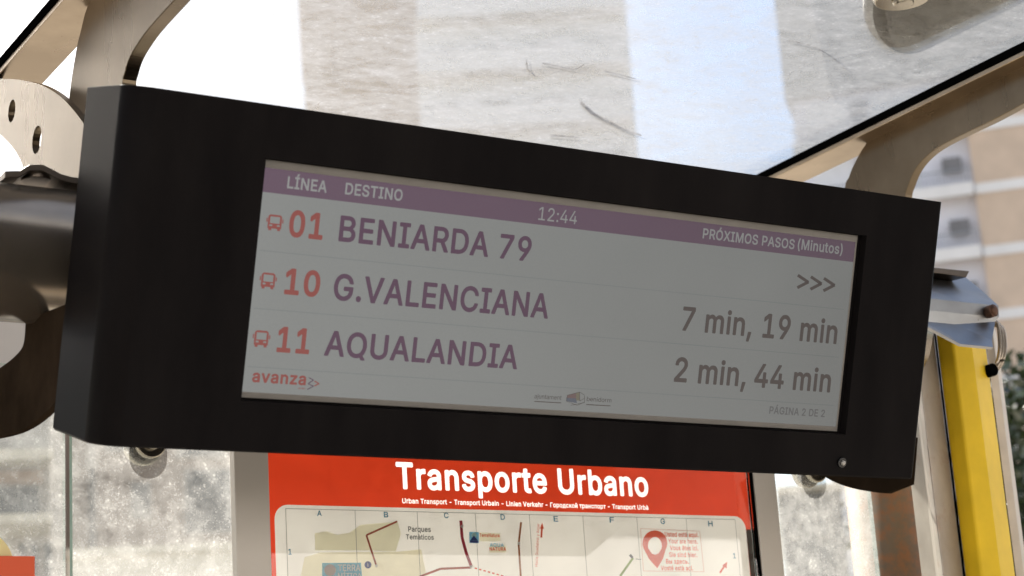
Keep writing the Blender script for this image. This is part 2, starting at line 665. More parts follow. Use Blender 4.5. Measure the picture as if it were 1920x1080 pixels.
# wall panes (their upper edges end a little above the display's foot)
WT = 2.158


def pane_wall(x0, x1):
    bm = bmesh.new()
    box(bm, x0, x1, YW, YW + 0.010, 0.25, WT)
    bm.normal_update()
    for q in bm.faces:
        q.material_index = 0 if q.normal.y < -0.5 else (2 if q.normal.y > 0.5 else 1)
    return bm


x_joint = onY(127, 960, YW).x
x_end = onY(1637, 960, YW).x
link("wall_pane", pane_wall(x_joint + 0.006, x_end), [WALL_GLASS, EDGE_GLASS, CLEAN], shelter)
link("wall_pane", pane_wall(x_joint - 1.3, x_joint - 0.003), [WALL_GLASS, EDGE_GLASS, CLEAN], shelter)


def clamp(px, py):
    c = onY(px, py, YW)
    bm = bmesh.new()
    tube(bm, [(c.x, YW - 0.012, c.z), (c.x, YW - 0.0015, c.z)], 0.021, 32)
    tube(bm, [(c.x, YW + 0.0115, c.z), (c.x, YW + 0.024, c.z)], 0.026, 32)
    tube(bm, [(c.x, YW - 0.019, c.z), (c.x, YW - 0.0125, c.z)], [0.011, 0.010], 24)
    link("glass_clamp", bm, BRIGHT_STEEL, shelter, bevel=0.002)


clamp(278, 832)
clamp(1524, 882)

# roof clamp: a disc under the roof pane and the rounded strap above it
c = onZ(1692, -6, zr(1.9) + 0.02)
zc = zr(c.y) + 0.022
bm = bmesh.new()
tube(bm, [(c.x, c.y, zc - 0.002), (c.x, c.y, zc - 0.009)], [0.042, 0.039], 48)
tube(bm, [(c.x, c.y, zc - 0.0095), (c.x, c.y, zc - 0.017)], [0.016, 0.014], 24)
link("roof_clamp", bm, BRIGHT_STEEL, shelter, bevel=0.0015)
bm = bmesh.new()
op = [(v.x, v.y) for v in smooth_path([(1640, -46, 0), (1622, -10, 0), (1620, 30, 0), (1632, 60, 0), (1652, 80, 0), (1676, 89, 0), (1700, 88, 0), (1727, 78, 0)], 5)] + [(1900, -3), (2060, -95), (1800, -140)]
pts = [onZ(px, py, zc + 0.014) for px, py in op]
prism(bm, pts, Vector((0, 0, 0.008)))
link("roof_strap", bm, plain("pale_strap", (0.72, 0.66, 0.58), 0.6, 0, 0.06, 12), shelter)


# dry twigs fallen on the roof glass
TWIG = plain("dry_twig", (0.06, 0.045, 0.035), 0.9, 0, 0.3, 60)
for lab, rr_, px_ in (("thick dry twig lying on the roof glass above the display", 0.0026, [(1090, 193), (1112, 212), (1140, 226), (1172, 242), (1202, 252)]),
                      ("thin curved twig on the roof glass, left of the thick one", 0.0011, [(987, 113), (990, 130), (1003, 142)]),
                      ("long wavy twig on the roof glass near the display's top edge", 0.0012, [(1018, 120), (1050, 126), (1078, 131), (1095, 122)]),
                      ("straight twig on the roof glass crossing towards the blue sky", 0.0011, [(1134, 135), (1160, 141), (1192, 149)]),
                      ("short dark twig on the roof glass just above the display", 0.0018, [(1032, 250), (1056, 252), (1082, 254)]),
                      ("pair of bent hair thin twigs beneath the round roof clamp", 0.0010, [(1480, 82), (1530, 95), (1565, 116), (1590, 138)])):
    P_ = [onZ(a, b, zr(2.3) + 0.0325) for a, b in px_]
    P_ = [Vector((v.x, v.y, zr(v.y) + 0.0305 + rr_)) for v in P_]
    bm = bmesh.new()
    P_ = smooth_path(P_, 6)
    tube(bm, P_, [rr_ * (1.0 - 0.6 * k / len(P_)) for k in range(len(P_))], 8)
    tag(link("dry_twig", bm, TWIG), lab.replace("pair of bent hair thin twigs", "bent hair thin twig"), "twig", "dry twigs lying on the glass roof")

# post at the right end: round pipe behind the glass edge, folded channel in front of it
def plan(px, Y, z=1.985):
    p = onY(px, 962, Y)
    return Vector((p.x, Y, 0))


bm = bmesh.new()
pc = onY(1656, 962, 2.42)
tube(bm, [(pc.x, 2.42, 0), (pc.x, 2.42, 2.18)], 0.060, 48)
link("pipe_post", bm, STEEL_RUST, shelter)
bm = bmesh.new()
ztop = 2.42
g_ = [plan(1791.5, 2.11), plan(1796, 2.11), plan(1796, 2.2), plan(1791.5, 2.2)]
ch = [plan(1714, 2.21), plan(1741, 2.165), plan(1746, 2.10), plan(1755, 2.075), plan(1791, 2.09), plan(1791, 2.24), plan(1740, 2.26)]
prism(bm, ch, Vector((0, 0, ztop)))
link("channel_post", bm, steel("weathered_post", (0.50, 0.44, 0.38), 0.5, 0.25, (1, 1, 0.3), 20, 0.35), shelter, bevel=0.003)
bm = bmesh.new()
prism(bm, g_, Vector((0, 0, ztop - 0.1)))
link("gap_dark_strip", bm, RUBBER, shelter)  # black strip added to stand for the dark of the open gap
for (px, py, yy) in ((1740, 686, 2.11),):
    c = onY(px, py, yy)
    bm = bmesh.new()
    tube(bm, [(c.x - 0.01, yy, c.z), (c.x, yy - 0.012, c.z)], 0.011, 20)
    link("bolt", bm, RUBBER, shelter, bevel=0.001)

# ------------------------------------------------------------------ yellow post with its folded steel hood
yp = thing("yellow_post", "yellow painted post under a folded galvanised hood with a rusty bolt", "post", (plan(1840, 2.1).x, 2.1, 0))
bm = bmesh.new()
bar = [plan(1796.5, 2.085), plan(1826, 2.055), plan(1862, 2.05), plan(1888, 2.08), plan(1888, 2.20), plan(1797, 2.22)]
zt = onY(1815, 622, 2.06).z
prism(bm, bar, Vector((0, 0, zt)))
link("bar", bm, YELLOW, yp, bevel=0.004, seg=3)
bm = bmesh.new()
st = [plan(1890, 2.10), plan(1905, 2.10), plan(1912, 2.16), plan(1893, 2.17)]
prism(bm, st, Vector((0, 0, onY(1860, 600, 2.1).z)))
link("side_strip", bm, CREAM, yp, bevel=0.001)
# hood: one sheet folded four times
Y1, Y2, Y3 = 2.02, 1.965, 1.925
rows = [[(1730, 497, 2.05), (1818, 506, 2.05)],
        [(1730, 512, 2.05), (1811, 521, 2.05)],
        [(1735, 514, 2.10), (1811, 522, 2.10)],
        [(1733, 559, Y2), (1872, 573, Y2)],
        [(1728, 602, Y2), (1868, 603, Y2)],
        [(1725, 610, Y3), (1862, 652, Y3)]]


def strip_sheet(bm, rows, th):
    L = [[onY(a, b, y) for (a, b, y) in row] for row in rows]
    V = [[bm.verts.new(p) for p in row] for row in L]
    for i in range(len(V) - 1):
        for j in range(len(V[i]) - 1):
            bm.faces.new([V[i][j], V[i][j + 1], V[i + 1][j + 1], V[i + 1][j]])
    bmesh.ops.recalc_face_normals(bm, faces=bm.faces)


bm = bmesh.new()
lip = [onY(1728, 509, 2.03), onY(1775, 514, 2.03), onY(1812, 520, 2.03), onY(1818, 508, 2.03), onY(1775, 504, 2.03), onY(1728, 499, 2.03)]
bl_ = bmesh.new()
prism(bl_, lip, Vector((0, 0.05, 0.003)))
link("hood_lip", bl_, STEEL_DARK, yp, bevel=0.001)
rows = [[(1728, 511, 2.085), (1775, 516, 2.085), (1812, 521, 2.085)],
        [(1728, 535, 2.03), (1790, 540, 2.03), (1846, 549, 2.03)],
        [(1728, 558, Y2), (1800, 566, Y2), (1872, 573, Y2)],
        [(1728, 580, Y2 - 0.001), (1800, 588, Y2 - 0.001), (1873, 594, Y2 - 0.001)],
        [(1728, 602, Y2), (1790, 608, Y2), (1866, 603, Y2)],
        [(1728, 603, Y3 + 0.015), (1782, 630, Y3 + 0.015), (1860, 638, Y3 + 0.015)],
        [(1738, 612, Y3), (1800, 645, Y3), (1862, 651, Y3)]]
strip_sheet(bm, rows, 0.003)
hood = link("hood", bm, GALV, yp)
md = hood.modifiers.new("thick", 'SOLIDIFY')
md.thickness = 0.004
md.offset = -1
c = onY(1851, 586, Y2)
bm = bmesh.new()
tube(bm, [(c.x, Y2 - 0.0015, c.z), (c.x, Y2 - 0.014, c.z)], 0.0095, 24)
tube(bm, [(c.x, Y2 - 0.0142, c.z), (c.x, Y2 - 0.017, c.z)], [0.0075, 0.0045], 24)
link("hood_bolt", bm, BOLT, yp, bevel=0.001)
c = onY(1866, 692, 2.06)
bm = bmesh.new()
tube(bm, [(c.x, 2.08, c.z), (c.x, 2.062, c.z)], 0.010, 24)
link("bolt", bm, RUBBER, yp, bevel=0.002)
bm = bmesh.new()
for k in range(3):
    o = k * 5
    P = smooth_path([onY(1846 + o, 600 + o, 2.10), onY(1868 + o, 604 + o, 2.09), onY(1874 + o, 630 + o, 2.085), onY(1874 + o * .8, 660 + o, 2.085), onY(1866 + o * .6, 690, 2.09), onY(1852, 705, 2.10)], 6)
    tube(bm, P, 0.0032, 10)
link("cable", bm, STEEL_TUBE, yp)

# ------------------------------------------------------------------ information display
TILT = R_(18)
B_UP = Vector((0, -math.sin(TILT), math.cos(TILT)))
B_N = Vector((0, -math.cos(TILT), -math.sin(TILT)))          # out of the screen, tipped to the ground
B_0 = CAM_O + ray(1030, 570) * 2.3


def B(u, v, w=0.0):
    """display frame: u along, v up, w out of the front"""
    return B_0 + Vector((1, 0, 0)) * u + B_UP * v + B_N * w


def buv(px, py, w=0.0):
    v = ray(px, py)
    Q = B_0 + B_N * w
    s = ((Q - CAM_O).dot(B_N)) / v.dot(B_N)
    P = CAM_O + v * s - B_0
    return P.x, P.dot(B_UP)


disp = thing("information_display", "wide black bus arrival display hanging from the steel beam", "display", B_0)
U0, U1, V0, V1, DEP = -0.5475, 0.6200, -0.1930, 0.1885, 0.135
SU0, SV0 = buv(449, 745, -0.006)
SU1, SV1 = buv(1611, 442, -0.006)
SU0b, _ = buv(497, 302, -0.006)
SU0 = (SU0 + SU0b) / 2
OU0, OU1, OV0, OV1 = SU0 - 0.001, SU1 + 0.008, SV0 - 0.003, SV1 + 0.001

# casing: plan outline (rounded front left corner) swept up, front face opened for the screen
bm = bmesh.new()
R1, R2 = 0.030, 0.007
prof = [(U0, -DEP)]
for k in range(9):
    a = math.pi - (math.pi / 2) * k / 8
    prof.append((U0 + R1 + R1 * math.cos(a), -R1 + R1 * math.sin(a)))
fi = len(prof) - 1
for k in range(5):
    a = math.pi / 2 - (math.pi / 2) * k / 4
    prof.append((U1 - R2 + R2 * math.cos(a), -R2 + R2 * math.sin(a)))
prof.append((U1, -DEP))
n = len(prof)
ch_ = 0.0025
lev = [(V0, -ch_), (V0 + ch_, 0), (V1 - 0.0005, 0), (V1, -0.0002)]


def inset(u, w, dlt):
    cx, cw = (U0 + U1) / 2, -DEP / 2
    return (u + (-dlt if u > cx else dlt) * -1 * (1 if dlt else 0) if False else u - math.copysign(-dlt, u - cx), w - (-dlt if w > cw else 0))


rings = []
for (v, dl) in lev:
    rings.append([bm.verts.new(B(*((inset(u, w, dl)[0], v, inset(u, w, dl)[1])))) for (u, w) in prof])
for i in range(3):
    for k in range(n):
        k2 = (k + 1) % n
        if i == 1 and k == fi:
            continue
        fc = bm.faces.new([rings[i][k], rings[i][k2], rings[i + 1][k2], rings[i + 1][k]])
        if fi - 8 <= k < fi:
            fc.smooth = True
bm.faces.new(rings[0][::-1])
bm.faces.new(rings[3])
a0, a1, b1, b0 = rings[1][fi], rings[1][fi + 1], rings[2][fi + 1], rings[2][fi]
hole = [bm.verts.new(B(u, v, 0)) for u, v in ((OU0, OV0), (OU1, OV0), (OU1, OV1), (OU0, OV1))]
out_ = [a0, a1, b1, b0]
inn = [bm.verts.new(B(u, v, -0.012)) for u, v in ((OU0, OV0), (OU1, OV0), (OU1, OV1), (OU0, OV1))]
for i in range(4):
    j = (i + 1) % 4
    bm.faces.new([out_[i], out_[j], hole[j], hole[i]])
    bm.faces.new([hole[i], hole[j], inn[j], inn[i]])
bm.faces.new(inn)
bmesh.ops.recalc_face_normals(bm, faces=bm.faces)
link("casing", bm, BLACK, disp)

SW = -0.0085
PANEL = plain("screen_border", (0.16, 0.15, 0.14), 0.35, 0, 0.1, 30)
bm = bmesh.new()
prism(bm, [B(SU0, SV0, -0.0118), B(SU1, SV0, -0.0118), B(SU1, SV1, -0.0118), B(SU0, SV1, -0.0118)], B_N * 0.003)
screen = link("screen", bm, PANEL, disp)
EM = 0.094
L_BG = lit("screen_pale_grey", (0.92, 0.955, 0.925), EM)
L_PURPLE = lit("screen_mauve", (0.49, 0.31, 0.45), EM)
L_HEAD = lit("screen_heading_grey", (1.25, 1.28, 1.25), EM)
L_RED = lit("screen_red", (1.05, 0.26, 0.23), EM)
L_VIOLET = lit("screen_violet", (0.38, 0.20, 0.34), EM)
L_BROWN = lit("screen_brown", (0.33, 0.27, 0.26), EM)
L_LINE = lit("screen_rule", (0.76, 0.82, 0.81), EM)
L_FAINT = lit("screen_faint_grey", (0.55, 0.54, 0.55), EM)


def bpoly(pts, w):
    return [B(*buv(px, py, w), w) for px, py in pts]


def face_obj(name, polys, mat, parent):
    bm = bmesh.new()
    for p in polys:
        fc = poly(bm, p)
    return link(name, bm, mat, parent)


mL = 0.002
W1, W2, W3 = SW - 0.0001, SW + 0.0002, SW + 0.0005
_, vb = buv(449, 734, W1)
_, vt = buv(498, 314, W1)
_, vh = buv(492, 359.5, W1)
u_r = SU1 - 0.003
face_obj("lit_area", [[B(SU0 + .0015, vb, W1), B(u_r, vb, W1), B(u_r, vh, W1), B(SU0 + .0015, vh, W1)]], L_BG, screen)
face_obj("header_band", [[B(SU0 + .0015, vh, W1), B(u_r, vh, W1), B(u_r, vt, W1), B(SU0 + .0015, vt, W1)]], L_PURPLE, screen)


def bline(p, q, mat, name, th=0.0012, w=W2):
    u0, v0 = buv(*p, w)
    u1, v1 = buv(*q, w)
    return [[B(u0, v0 - th / 2, w), B(u1, v1 - th / 2, w), B(u1, v1 + th / 2, w), B(u0, v0 + th / 2, w)]]


for p, q in (((482, 468), (1584, 581)), ((470, 580), (1577, 668)), ((461, 690), (1567, 758))):
    va = (buv(*p, W2)[1] + buv(*q, W2)[1]) / 2
    face_obj("rule_line", [[B(SU0 + .006, va - .0005, W2), B(u_r - .008, va - .0005, W2), B(u_r - .008, va + .0005, W2), B(SU0 + .006, va + .0005, W2)]], L_LINE, screen)

# ---- lettering: Blender's own font, made into meshes and fitted between two measured ends
_txt = {}
GLYPHS = {
  'R': {
    ' ': (188, ''),
    '.': (188, '48,44 50,28 58,10 64,4 74,-1 94,-6 108,-4 126,5 138,18 144,38 142,54 138,64 126,77 108,88 84,88 64,78 58,72 53,62'),
    '1': (454, '74,54 74,0 76,-2 390,-2 392,0 392,54 390,56 278,56 278,508 276,510 198,510 90,431 84,426 84,358 86,356 210,446 210,56 76,56'),
    '2': (454, '62,48 62,0 64,-2 390,-2 392,0 392,56 390,58 154,58 154,60 320,236 338,258 347,272 364,300 372,318 379,338 384,368 381,394 373,426 364,446 352,462 328,484 306,498 282,510 256,516 230,518 194,516 152,502 120,484 100,464 84,442 72,418 67,398 64,370 64,362 66,360 128,360 130,362 131,386 139,412 162,439 174,447 190,453 210,457 228,458 244,456 272,447 286,438 301,424 307,416 316,390 318,376 318,354 314,340 302,312 280,282 232,228'),
    '4': (454, '38,158 38,106 40,104 280,104 280,0 282,-2 342,-2 344,0 344,104 414,104 416,106 416,162 414,164 344,164 344,318 342,320 282,320 280,318 280,164 110,164 111,168 311,506 312,508 310,510 246,510 243,506'),
    ':': (188, '48,44 50,28 58,10 64,4 74,-1 94,-6 108,-4 126,5 138,18 144,38 142,54 138,64 126,77 108,88 84,88 64,78 58,72 53,62|48,318 50,304 58,286 72,274 94,268 108,270 118,274 124,278 138,294 144,314 143,324 138,340 118,358 98,364 82,362 74,359 66,354 54,340'),
    'A': (480, '14,0 16,-2 86,-2 89,2 136,140 344,140 393,2 396,-2 462,-2 464,0 279,506 276,510 202,510 199,506|157,200 210,356 238,446 240,446 252,400 277,324 287,300 322,200'),
    'G': (520, '38,260 42,202 51,158 67,118 88,80 122,45 150,24 194,3 224,-6 258,-8 298,-7 310,-6 342,1 372,14 404,34 434,64 452,90 469,126 476,158 480,196 480,256 478,258 282,258 280,256 280,200 282,198 412,198 410,172 405,150 395,126 382,104 364,86 344,74 322,64 298,56 264,54 236,58 210,66 184,78 168,91 144,118 128,144 118,170 108,212 106,264 108,298 121,350 126,364 142,392 164,415 184,430 206,443 234,452 258,454 294,451 316,446 344,434 362,419 381,400 393,382 405,350 408,346 474,346 476,348 462,396 452,416 438,436 398,477 384,486 338,507 294,516 270,518 222,514 184,504 148,486 122,466 88,430 67,392 54,358 49,340 42,308'),
    'H': (516, '58,508 58,0 60,-2 124,-2 126,0 126,230 390,230 390,0 392,-2 456,-2 458,0 458,508 456,510 392,510 390,508 390,290 126,290 126,508 124,510 60,510'),
    'N': (524, '58,508 58,0 60,-2 124,-2 126,0 126,368 124,380 124,420 146,382 156,362 203,284 382,2 386,-2 464,-2 466,0 466,508 464,510 398,510 396,508 396,168 398,160 398,104 400,87 372,138 364,150 358,164 350,174 341,190 140,506 136,510 60,510'),
    'S': (446, '36,136 40,106 47,86 62,60 102,20 130,7 156,-2 186,-8 216,-10 262,-8 290,-3 324,8 366,37 375,46 388,64 400,86 408,110 410,132 409,154 404,180 396,198 386,212 358,240 344,250 310,267 262,283 190,302 168,311 136,331 124,346 118,360 118,390 130,418 152,438 178,450 202,456 256,454 280,448 302,436 321,418 330,402 335,380 338,376 400,376 402,378 400,404 393,424 380,448 356,474 340,486 314,501 290,510 262,516 220,518 192,516 168,511 140,501 114,486 96,473 72,448 60,426 56,414 52,402 50,378 54,340 66,312 90,285 112,268 144,250 262,214 280,210 310,196 334,174 338,168 342,156 344,136 340,116 329,94 314,79 302,70 278,59 248,52 202,52 166,60 150,68 136,78 126,88 116,102 109,120 107,134 104,138 38,138'),
    'T': (448, '30,508 30,452 32,450 190,450 190,0 192,-2 256,-2 258,0 258,450 416,450 418,452 418,508 416,510 32,510'),
    'U': (518, '58,508 58,166 60,138 71,104 82,80 99,58 126,32 158,12 186,0 210,-6 248,-10 300,-8 332,0 364,14 390,32 418,56 434,80 448,108 456,138 460,170 460,508 458,510 392,510 390,508 390,172 384,132 362,96 346,79 310,60 288,56 264,54 238,55 212,59 186,71 170,80 163,88 140,118 129,148 126,172 126,508 124,510 60,510'),
    'V': (480, '14,508 201,2 204,-2 278,-2 281,2 464,508 462,510 394,510 391,506 273,160 266,144 257,110 240,62 217,142 207,166 190,218 87,506 84,510 16,510'),
    'Y': (472, '14,508 202,208 202,0 204,-2 268,-2 270,0 270,208 458,508 456,510 382,510 378,506 265,324 249,290 236,268 222,296 216,310 204,326 194,344 96,506 92,510 16,510'),
    'a': (390, '28,112 30,82 36,64 46,44 64,23 94,2 134,-10 182,-10 200,-6 228,5 242,14 271,44 274,50 274,0 276,-2 336,-2 338,0 338,280 325,318 314,336 298,354 286,362 268,371 238,382 212,386 172,386 132,378 110,368 80,350 62,330 39,294 38,292 40,290 100,272 103,276 106,284 112,292 126,306 154,322 174,328 214,328 240,320 248,315 259,304 270,284 274,252 272,246 266,236 246,230 154,219 110,209 78,196 58,181 47,170 34,146|94,92 94,108 98,130 112,146 120,151 160,164 228,173 260,180 274,186 274,134 268,108 262,94 254,82 240,68 228,60 194,48 152,48 140,50 118,60 110,66 102,74'),
    'b': (424, '50,508 50,0 52,-2 112,-2 114,0 114,56 118,56 136,32 158,10 174,1 190,-5 214,-9 236,-10 262,-8 288,0 314,14 341,38 356,58 372,84 384,116 391,160 391,216 385,258 373,290 356,320 332,347 312,362 290,375 262,384 236,386 204,386 188,382 148,360 116,322 116,508 114,510 52,510|114,184 116,218 120,242 126,262 136,282 145,294 162,310 178,320 196,326 214,328 244,326 262,320 278,311 294,296 314,262 321,236 326,196 324,162 315,118 304,96 295,84 278,67 260,57 246,51 224,48 196,50 172,59 162,66 146,80 135,98 120,138 116,160'),
    'c': (396, '32,198 34,148 41,118 55,84 70,58 96,29 116,14 144,0 172,-8 228,-10 258,-3 290,9 318,28 327,38 345,58 360,86 364,100 362,104 304,120 301,116 290,88 274,71 262,62 232,50 218,50 210,48 184,50 162,58 138,75 130,82 120,98 108,124 100,160 98,182 100,214 105,242 110,258 120,278 130,294 146,308 162,320 182,326 202,328 222,328 252,320 274,305 285,294 294,280 298,272 299,264 302,260 360,273 364,276 349,310 337,328 306,358 266,378 246,384 230,386 172,384 144,376 116,362 96,347 70,318 53,290 41,258 36,236'),
    'd': (424, '32,198 34,148 42,114 52,84 68,58 83,38 92,29 122,8 136,0 162,-8 200,-10 234,-5 250,1 266,10 284,26 306,54 310,56 310,0 312,-2 372,-2 374,0 374,508 372,510 310,510 308,508 308,322 296,336 291,344 276,360 254,373 234,383 220,386 174,385 164,384 138,376 112,362 96,349 78,332 65,316 51,290 42,264 34,228|98,184 100,218 104,242 110,262 132,298 144,310 162,320 180,326 198,328 228,326 246,320 262,311 279,294 288,282 298,262 305,236 310,196 308,160 304,136 298,116 288,96 278,80 262,65 246,56 220,49 188,49 164,57 146,68 129,84 120,96 110,116 103,144'),
    'e': (404, '32,196 34,148 41,118 54,84 70,58 96,29 116,14 146,0 174,-8 218,-10 240,-8 280,1 302,12 328,31 350,54 360,72 366,90 364,92 306,108 303,104 292,82 288,76 276,66 254,54 238,52 228,48 206,48 172,53 152,64 136,74 130,80 112,106 104,128 100,148 100,168 372,168 374,170 372,228 361,280 358,286 336,324 316,345 284,368 266,376 228,386 180,385 170,384 142,376 116,362 98,347 70,318 55,292 40,252 34,226|99,222 103,248 110,270 127,294 138,306 150,314 182,326 200,328 220,327 238,323 262,312 270,306 286,286 296,268 302,250 306,228 306,222'),
    'g': (426, '32,200 34,152 41,122 53,92 68,64 90,42 112,24 118,21 140,11 190,2 212,3 234,7 250,13 276,28 284,36 305,64 306,66 310,66 310,-8 306,-34 296,-58 280,-75 260,-86 232,-93 202,-96 170,-92 156,-87 130,-72 116,-58 110,-48 102,-38 54,-65 48,-70 68,-98 82,-112 116,-135 140,-144 178,-152 228,-151 266,-146 290,-138 314,-126 330,-114 352,-90 364,-66 372,-42 373,-32 374,380 372,382 314,382 312,380 312,320 308,320 304,328 294,342 274,362 264,369 238,382 220,386 174,385 164,384 132,373 112,362 96,349 68,320 52,294 42,264 34,230|98,186 100,220 110,262 120,282 129,294 146,310 162,320 180,326 198,328 228,326 246,320 264,310 278,298 298,264 310,220 310,164 304,140 298,122 288,102 264,78 246,68 228,62 180,62 162,68 134,87 120,104 110,122 103,148'),
    'h': (410, '50,508 50,0 52,-2 114,-2 116,0 116,232 121,264 127,280 135,292 160,316 190,326 212,328 234,324 256,316 273,300 284,286 292,262 294,242 294,0 296,-2 358,-2 360,0 359,262 352,298 342,320 330,340 312,360 296,370 274,380 234,386 208,385 198,384 174,376 152,364 128,342 116,322 116,508 114,510 52,510'),
    'i': (166, '50,380 50,0 52,-2 114,-2 116,0 116,380 114,382 52,382|40,494 40,472 44,462 62,446 76,441 86,440 94,442 112,451 122,462 127,476 128,486 122,504 110,517 90,525 76,525 62,520 44,504'),
    'j': (166, '-12,-86 -12,-142 -10,-144 28,-144 62,-133 76,-123 96,-104 104,-90 110,-72 116,-34 116,380 114,382 52,382 50,380 50,-48 46,-60 40,-70 30,-78 18,-84 -10,-84|38,486 39,476 44,462 62,446 82,440 98,443 112,451 122,462 128,482 126,494 119,508 104,520 86,526 68,523 54,514 44,504'),
    'l': (190, '50,508 50,78 52,58 60,38 70,22 92,5 112,-2 134,-4 156,-4 160,-2 180,0 182,4 172,54 170,56 164,56 160,54 144,54 126,58 118,70 116,80 116,508 114,510 52,510'),
    'm': (610, '50,380 50,0 52,-2 114,-2 116,0 116,242 118,260 127,288 134,300 146,310 158,318 170,324 182,328 214,327 238,320 253,308 262,296 270,280 272,264 272,0 274,-2 336,-2 338,0 338,264 342,278 348,290 360,308 374,318 400,328 432,327 456,320 470,312 485,296 492,278 494,260 494,0 496,-2 556,-2 558,0 558,284 552,308 542,328 532,344 510,365 498,374 478,382 452,387 432,388 398,384 364,368 350,358 336,344 324,328 318,315 304,342 293,356 286,364 268,376 246,386 202,388 174,379 144,360 127,342 120,332 114,320 114,380 112,382 52,382'),
    'n': (410, '50,380 50,0 52,-2 114,-2 116,0 116,232 121,264 127,280 135,292 160,316 190,326 212,328 234,324 256,316 273,300 284,286 292,262 294,242 294,0 296,-2 358,-2 360,0 359,262 352,298 342,320 331,338 310,360 294,370 274,380 234,386 208,385 198,384 174,376 152,364 128,342 114,319 114,380 112,382 52,382'),
    'o': (416, '32,198 34,148 41,118 53,88 70,58 96,29 116,14 146,-1 172,-8 200,-10 242,-8 272,0 298,14 318,29 329,40 344,58 362,86 373,112 380,148 384,184 380,228 374,260 362,292 344,318 318,347 298,362 276,374 242,384 216,386 172,384 144,376 116,362 96,347 85,336 70,318 53,290 41,258 36,236|98,182 100,214 104,238 110,258 120,278 130,294 146,308 162,320 182,326 202,328 234,326 252,320 270,308 286,294 296,278 306,258 313,232 318,194 316,160 306,118 296,98 286,82 278,75 264,64 236,51 214,48 184,50 162,58 138,75 130,82 120,98 110,118 102,148'),
    'q': (424, '32,198 34,148 42,114 52,84 68,58 83,38 92,29 112,14 134,1 162,-8 188,-10 212,-9 234,-5 250,1 266,10 284,26 308,56 308,-142 310,-144 372,-144 374,-142 374,380 372,382 312,382 310,380 310,322 306,324 305,326 296,336 291,344 276,360 254,373 234,383 220,386 188,386 164,384 138,376 118,366 96,349 78,332 68,320 53,294 42,264 35,232|98,184 100,218 104,242 110,262 132,298 144,310 162,320 180,326 198,328 228,326 246,320 262,311 279,294 288,282 298,262 305,236 310,196 308,160 304,136 298,116 288,96 278,80 262,65 246,56 220,49 188,49 164,57 146,68 129,84 120,96 110,116 103,144'),
    'r': (260, '50,380 50,0 52,-2 114,-2 116,0 116,240 118,256 123,274 128,284 140,299 150,307 170,317 202,324 224,324 244,320 246,322 246,384 244,386 198,385 176,380 156,372 144,363 131,350 122,338 114,322 114,380 112,382 52,382'),
    's': (364, '34,94 47,56 60,38 76,22 92,10 134,-6 188,-10 232,-5 260,4 280,16 294,27 314,48 325,68 333,92 334,108 330,132 322,152 313,166 300,179 262,202 228,213 170,224 152,230 136,238 118,252 112,264 110,280 119,304 130,314 150,325 182,330 212,328 228,324 240,316 254,302 260,292 265,280 268,276 322,287 326,290 320,308 312,324 303,336 272,366 234,382 214,386 182,386 160,384 138,380 118,373 96,362 82,352 64,332 52,314 46,296 44,272 47,252 55,228 66,212 92,190 118,178 148,168 210,155 230,148 244,142 256,132 260,126 264,116 266,100 264,88 257,76 252,70 244,64 222,53 188,48 166,49 142,53 124,62 110,74 101,90 97,104 94,108 38,97'),
    't': (228, '4,380 4,328 6,326 62,326 62,88 66,62 74,40 94,18 108,8 138,-4 186,-6 190,-4 200,-4 214,0 216,4 204,54 200,56 196,54 184,54 180,52 166,52 144,56 132,70 128,94 128,326 204,326 206,328 206,380 204,382 128,382 128,472 126,474 64,474 62,472 62,382 6,382'),
    'u': (410, '50,380 51,116 59,78 68,58 80,40 100,18 116,7 156,-6 184,-8 212,-4 232,1 256,13 282,38 296,59 296,0 298,-2 358,-2 360,0 360,380 358,382 296,382 294,380 294,148 289,116 282,96 277,88 268,79 250,64 232,57 204,52 176,54 154,64 138,74 125,96 118,116 116,138 116,380 114,382 52,382'),
    'y': (390, '16,380 160,-2 143,-50 136,-64 120,-81 114,-84 96,-88 80,-88 62,-84 59,-88 46,-138 50,-141 62,-146 84,-146 90,-148 110,-146 140,-138 164,-122 180,-106 197,-78 207,-56 374,380 372,382 306,382 303,378 221,154 205,108 194,66 192,70 179,122 165,166 87,378 84,382 18,382'),
    'à': (390, '28,112 30,82 36,64 46,44 64,23 94,2 134,-10 182,-10 200,-6 228,5 242,14 271,44 274,50 274,0 276,-2 336,-2 338,0 338,280 325,318 314,336 298,354 286,362 268,371 238,382 212,386 172,386 132,378 110,368 80,350 62,330 39,294 38,292 40,290 100,272 103,276 106,284 112,292 126,306 154,322 174,328 214,328 240,320 248,315 259,304 270,284 274,252 272,246 266,236 246,230 154,219 110,209 78,196 58,181 47,170 34,146|94,92 94,108 98,130 112,146 120,151 160,164 228,173 260,180 274,186 274,134 268,108 262,94 254,82 240,68 228,60 194,48 152,48 140,50 118,60 110,66 102,74|98,530 158,436 166,426 216,426 218,428 174,522 168,532 100,532'),
    'á': (390, '28,112 30,82 36,64 46,44 64,23 94,2 134,-10 182,-10 200,-6 228,5 242,14 271,44 274,50 274,0 276,-2 336,-2 338,0 338,280 325,318 314,336 298,354 286,362 268,371 238,382 212,386 172,386 132,378 110,368 80,350 62,330 39,294 38,292 40,290 100,272 103,276 106,284 112,292 126,306 154,322 174,328 214,328 240,320 248,315 259,304 270,284 274,252 272,246 266,236 246,230 154,219 110,209 78,196 58,181 47,170 34,146|94,92 94,108 98,130 112,146 120,151 160,164 228,173 260,180 274,186 274,134 268,108 262,94 254,82 240,68 228,60 194,48 152,48 140,50 118,60 110,66 102,74|160,428 162,426 212,426 218,434 280,530 278,532 210,532 204,522'),
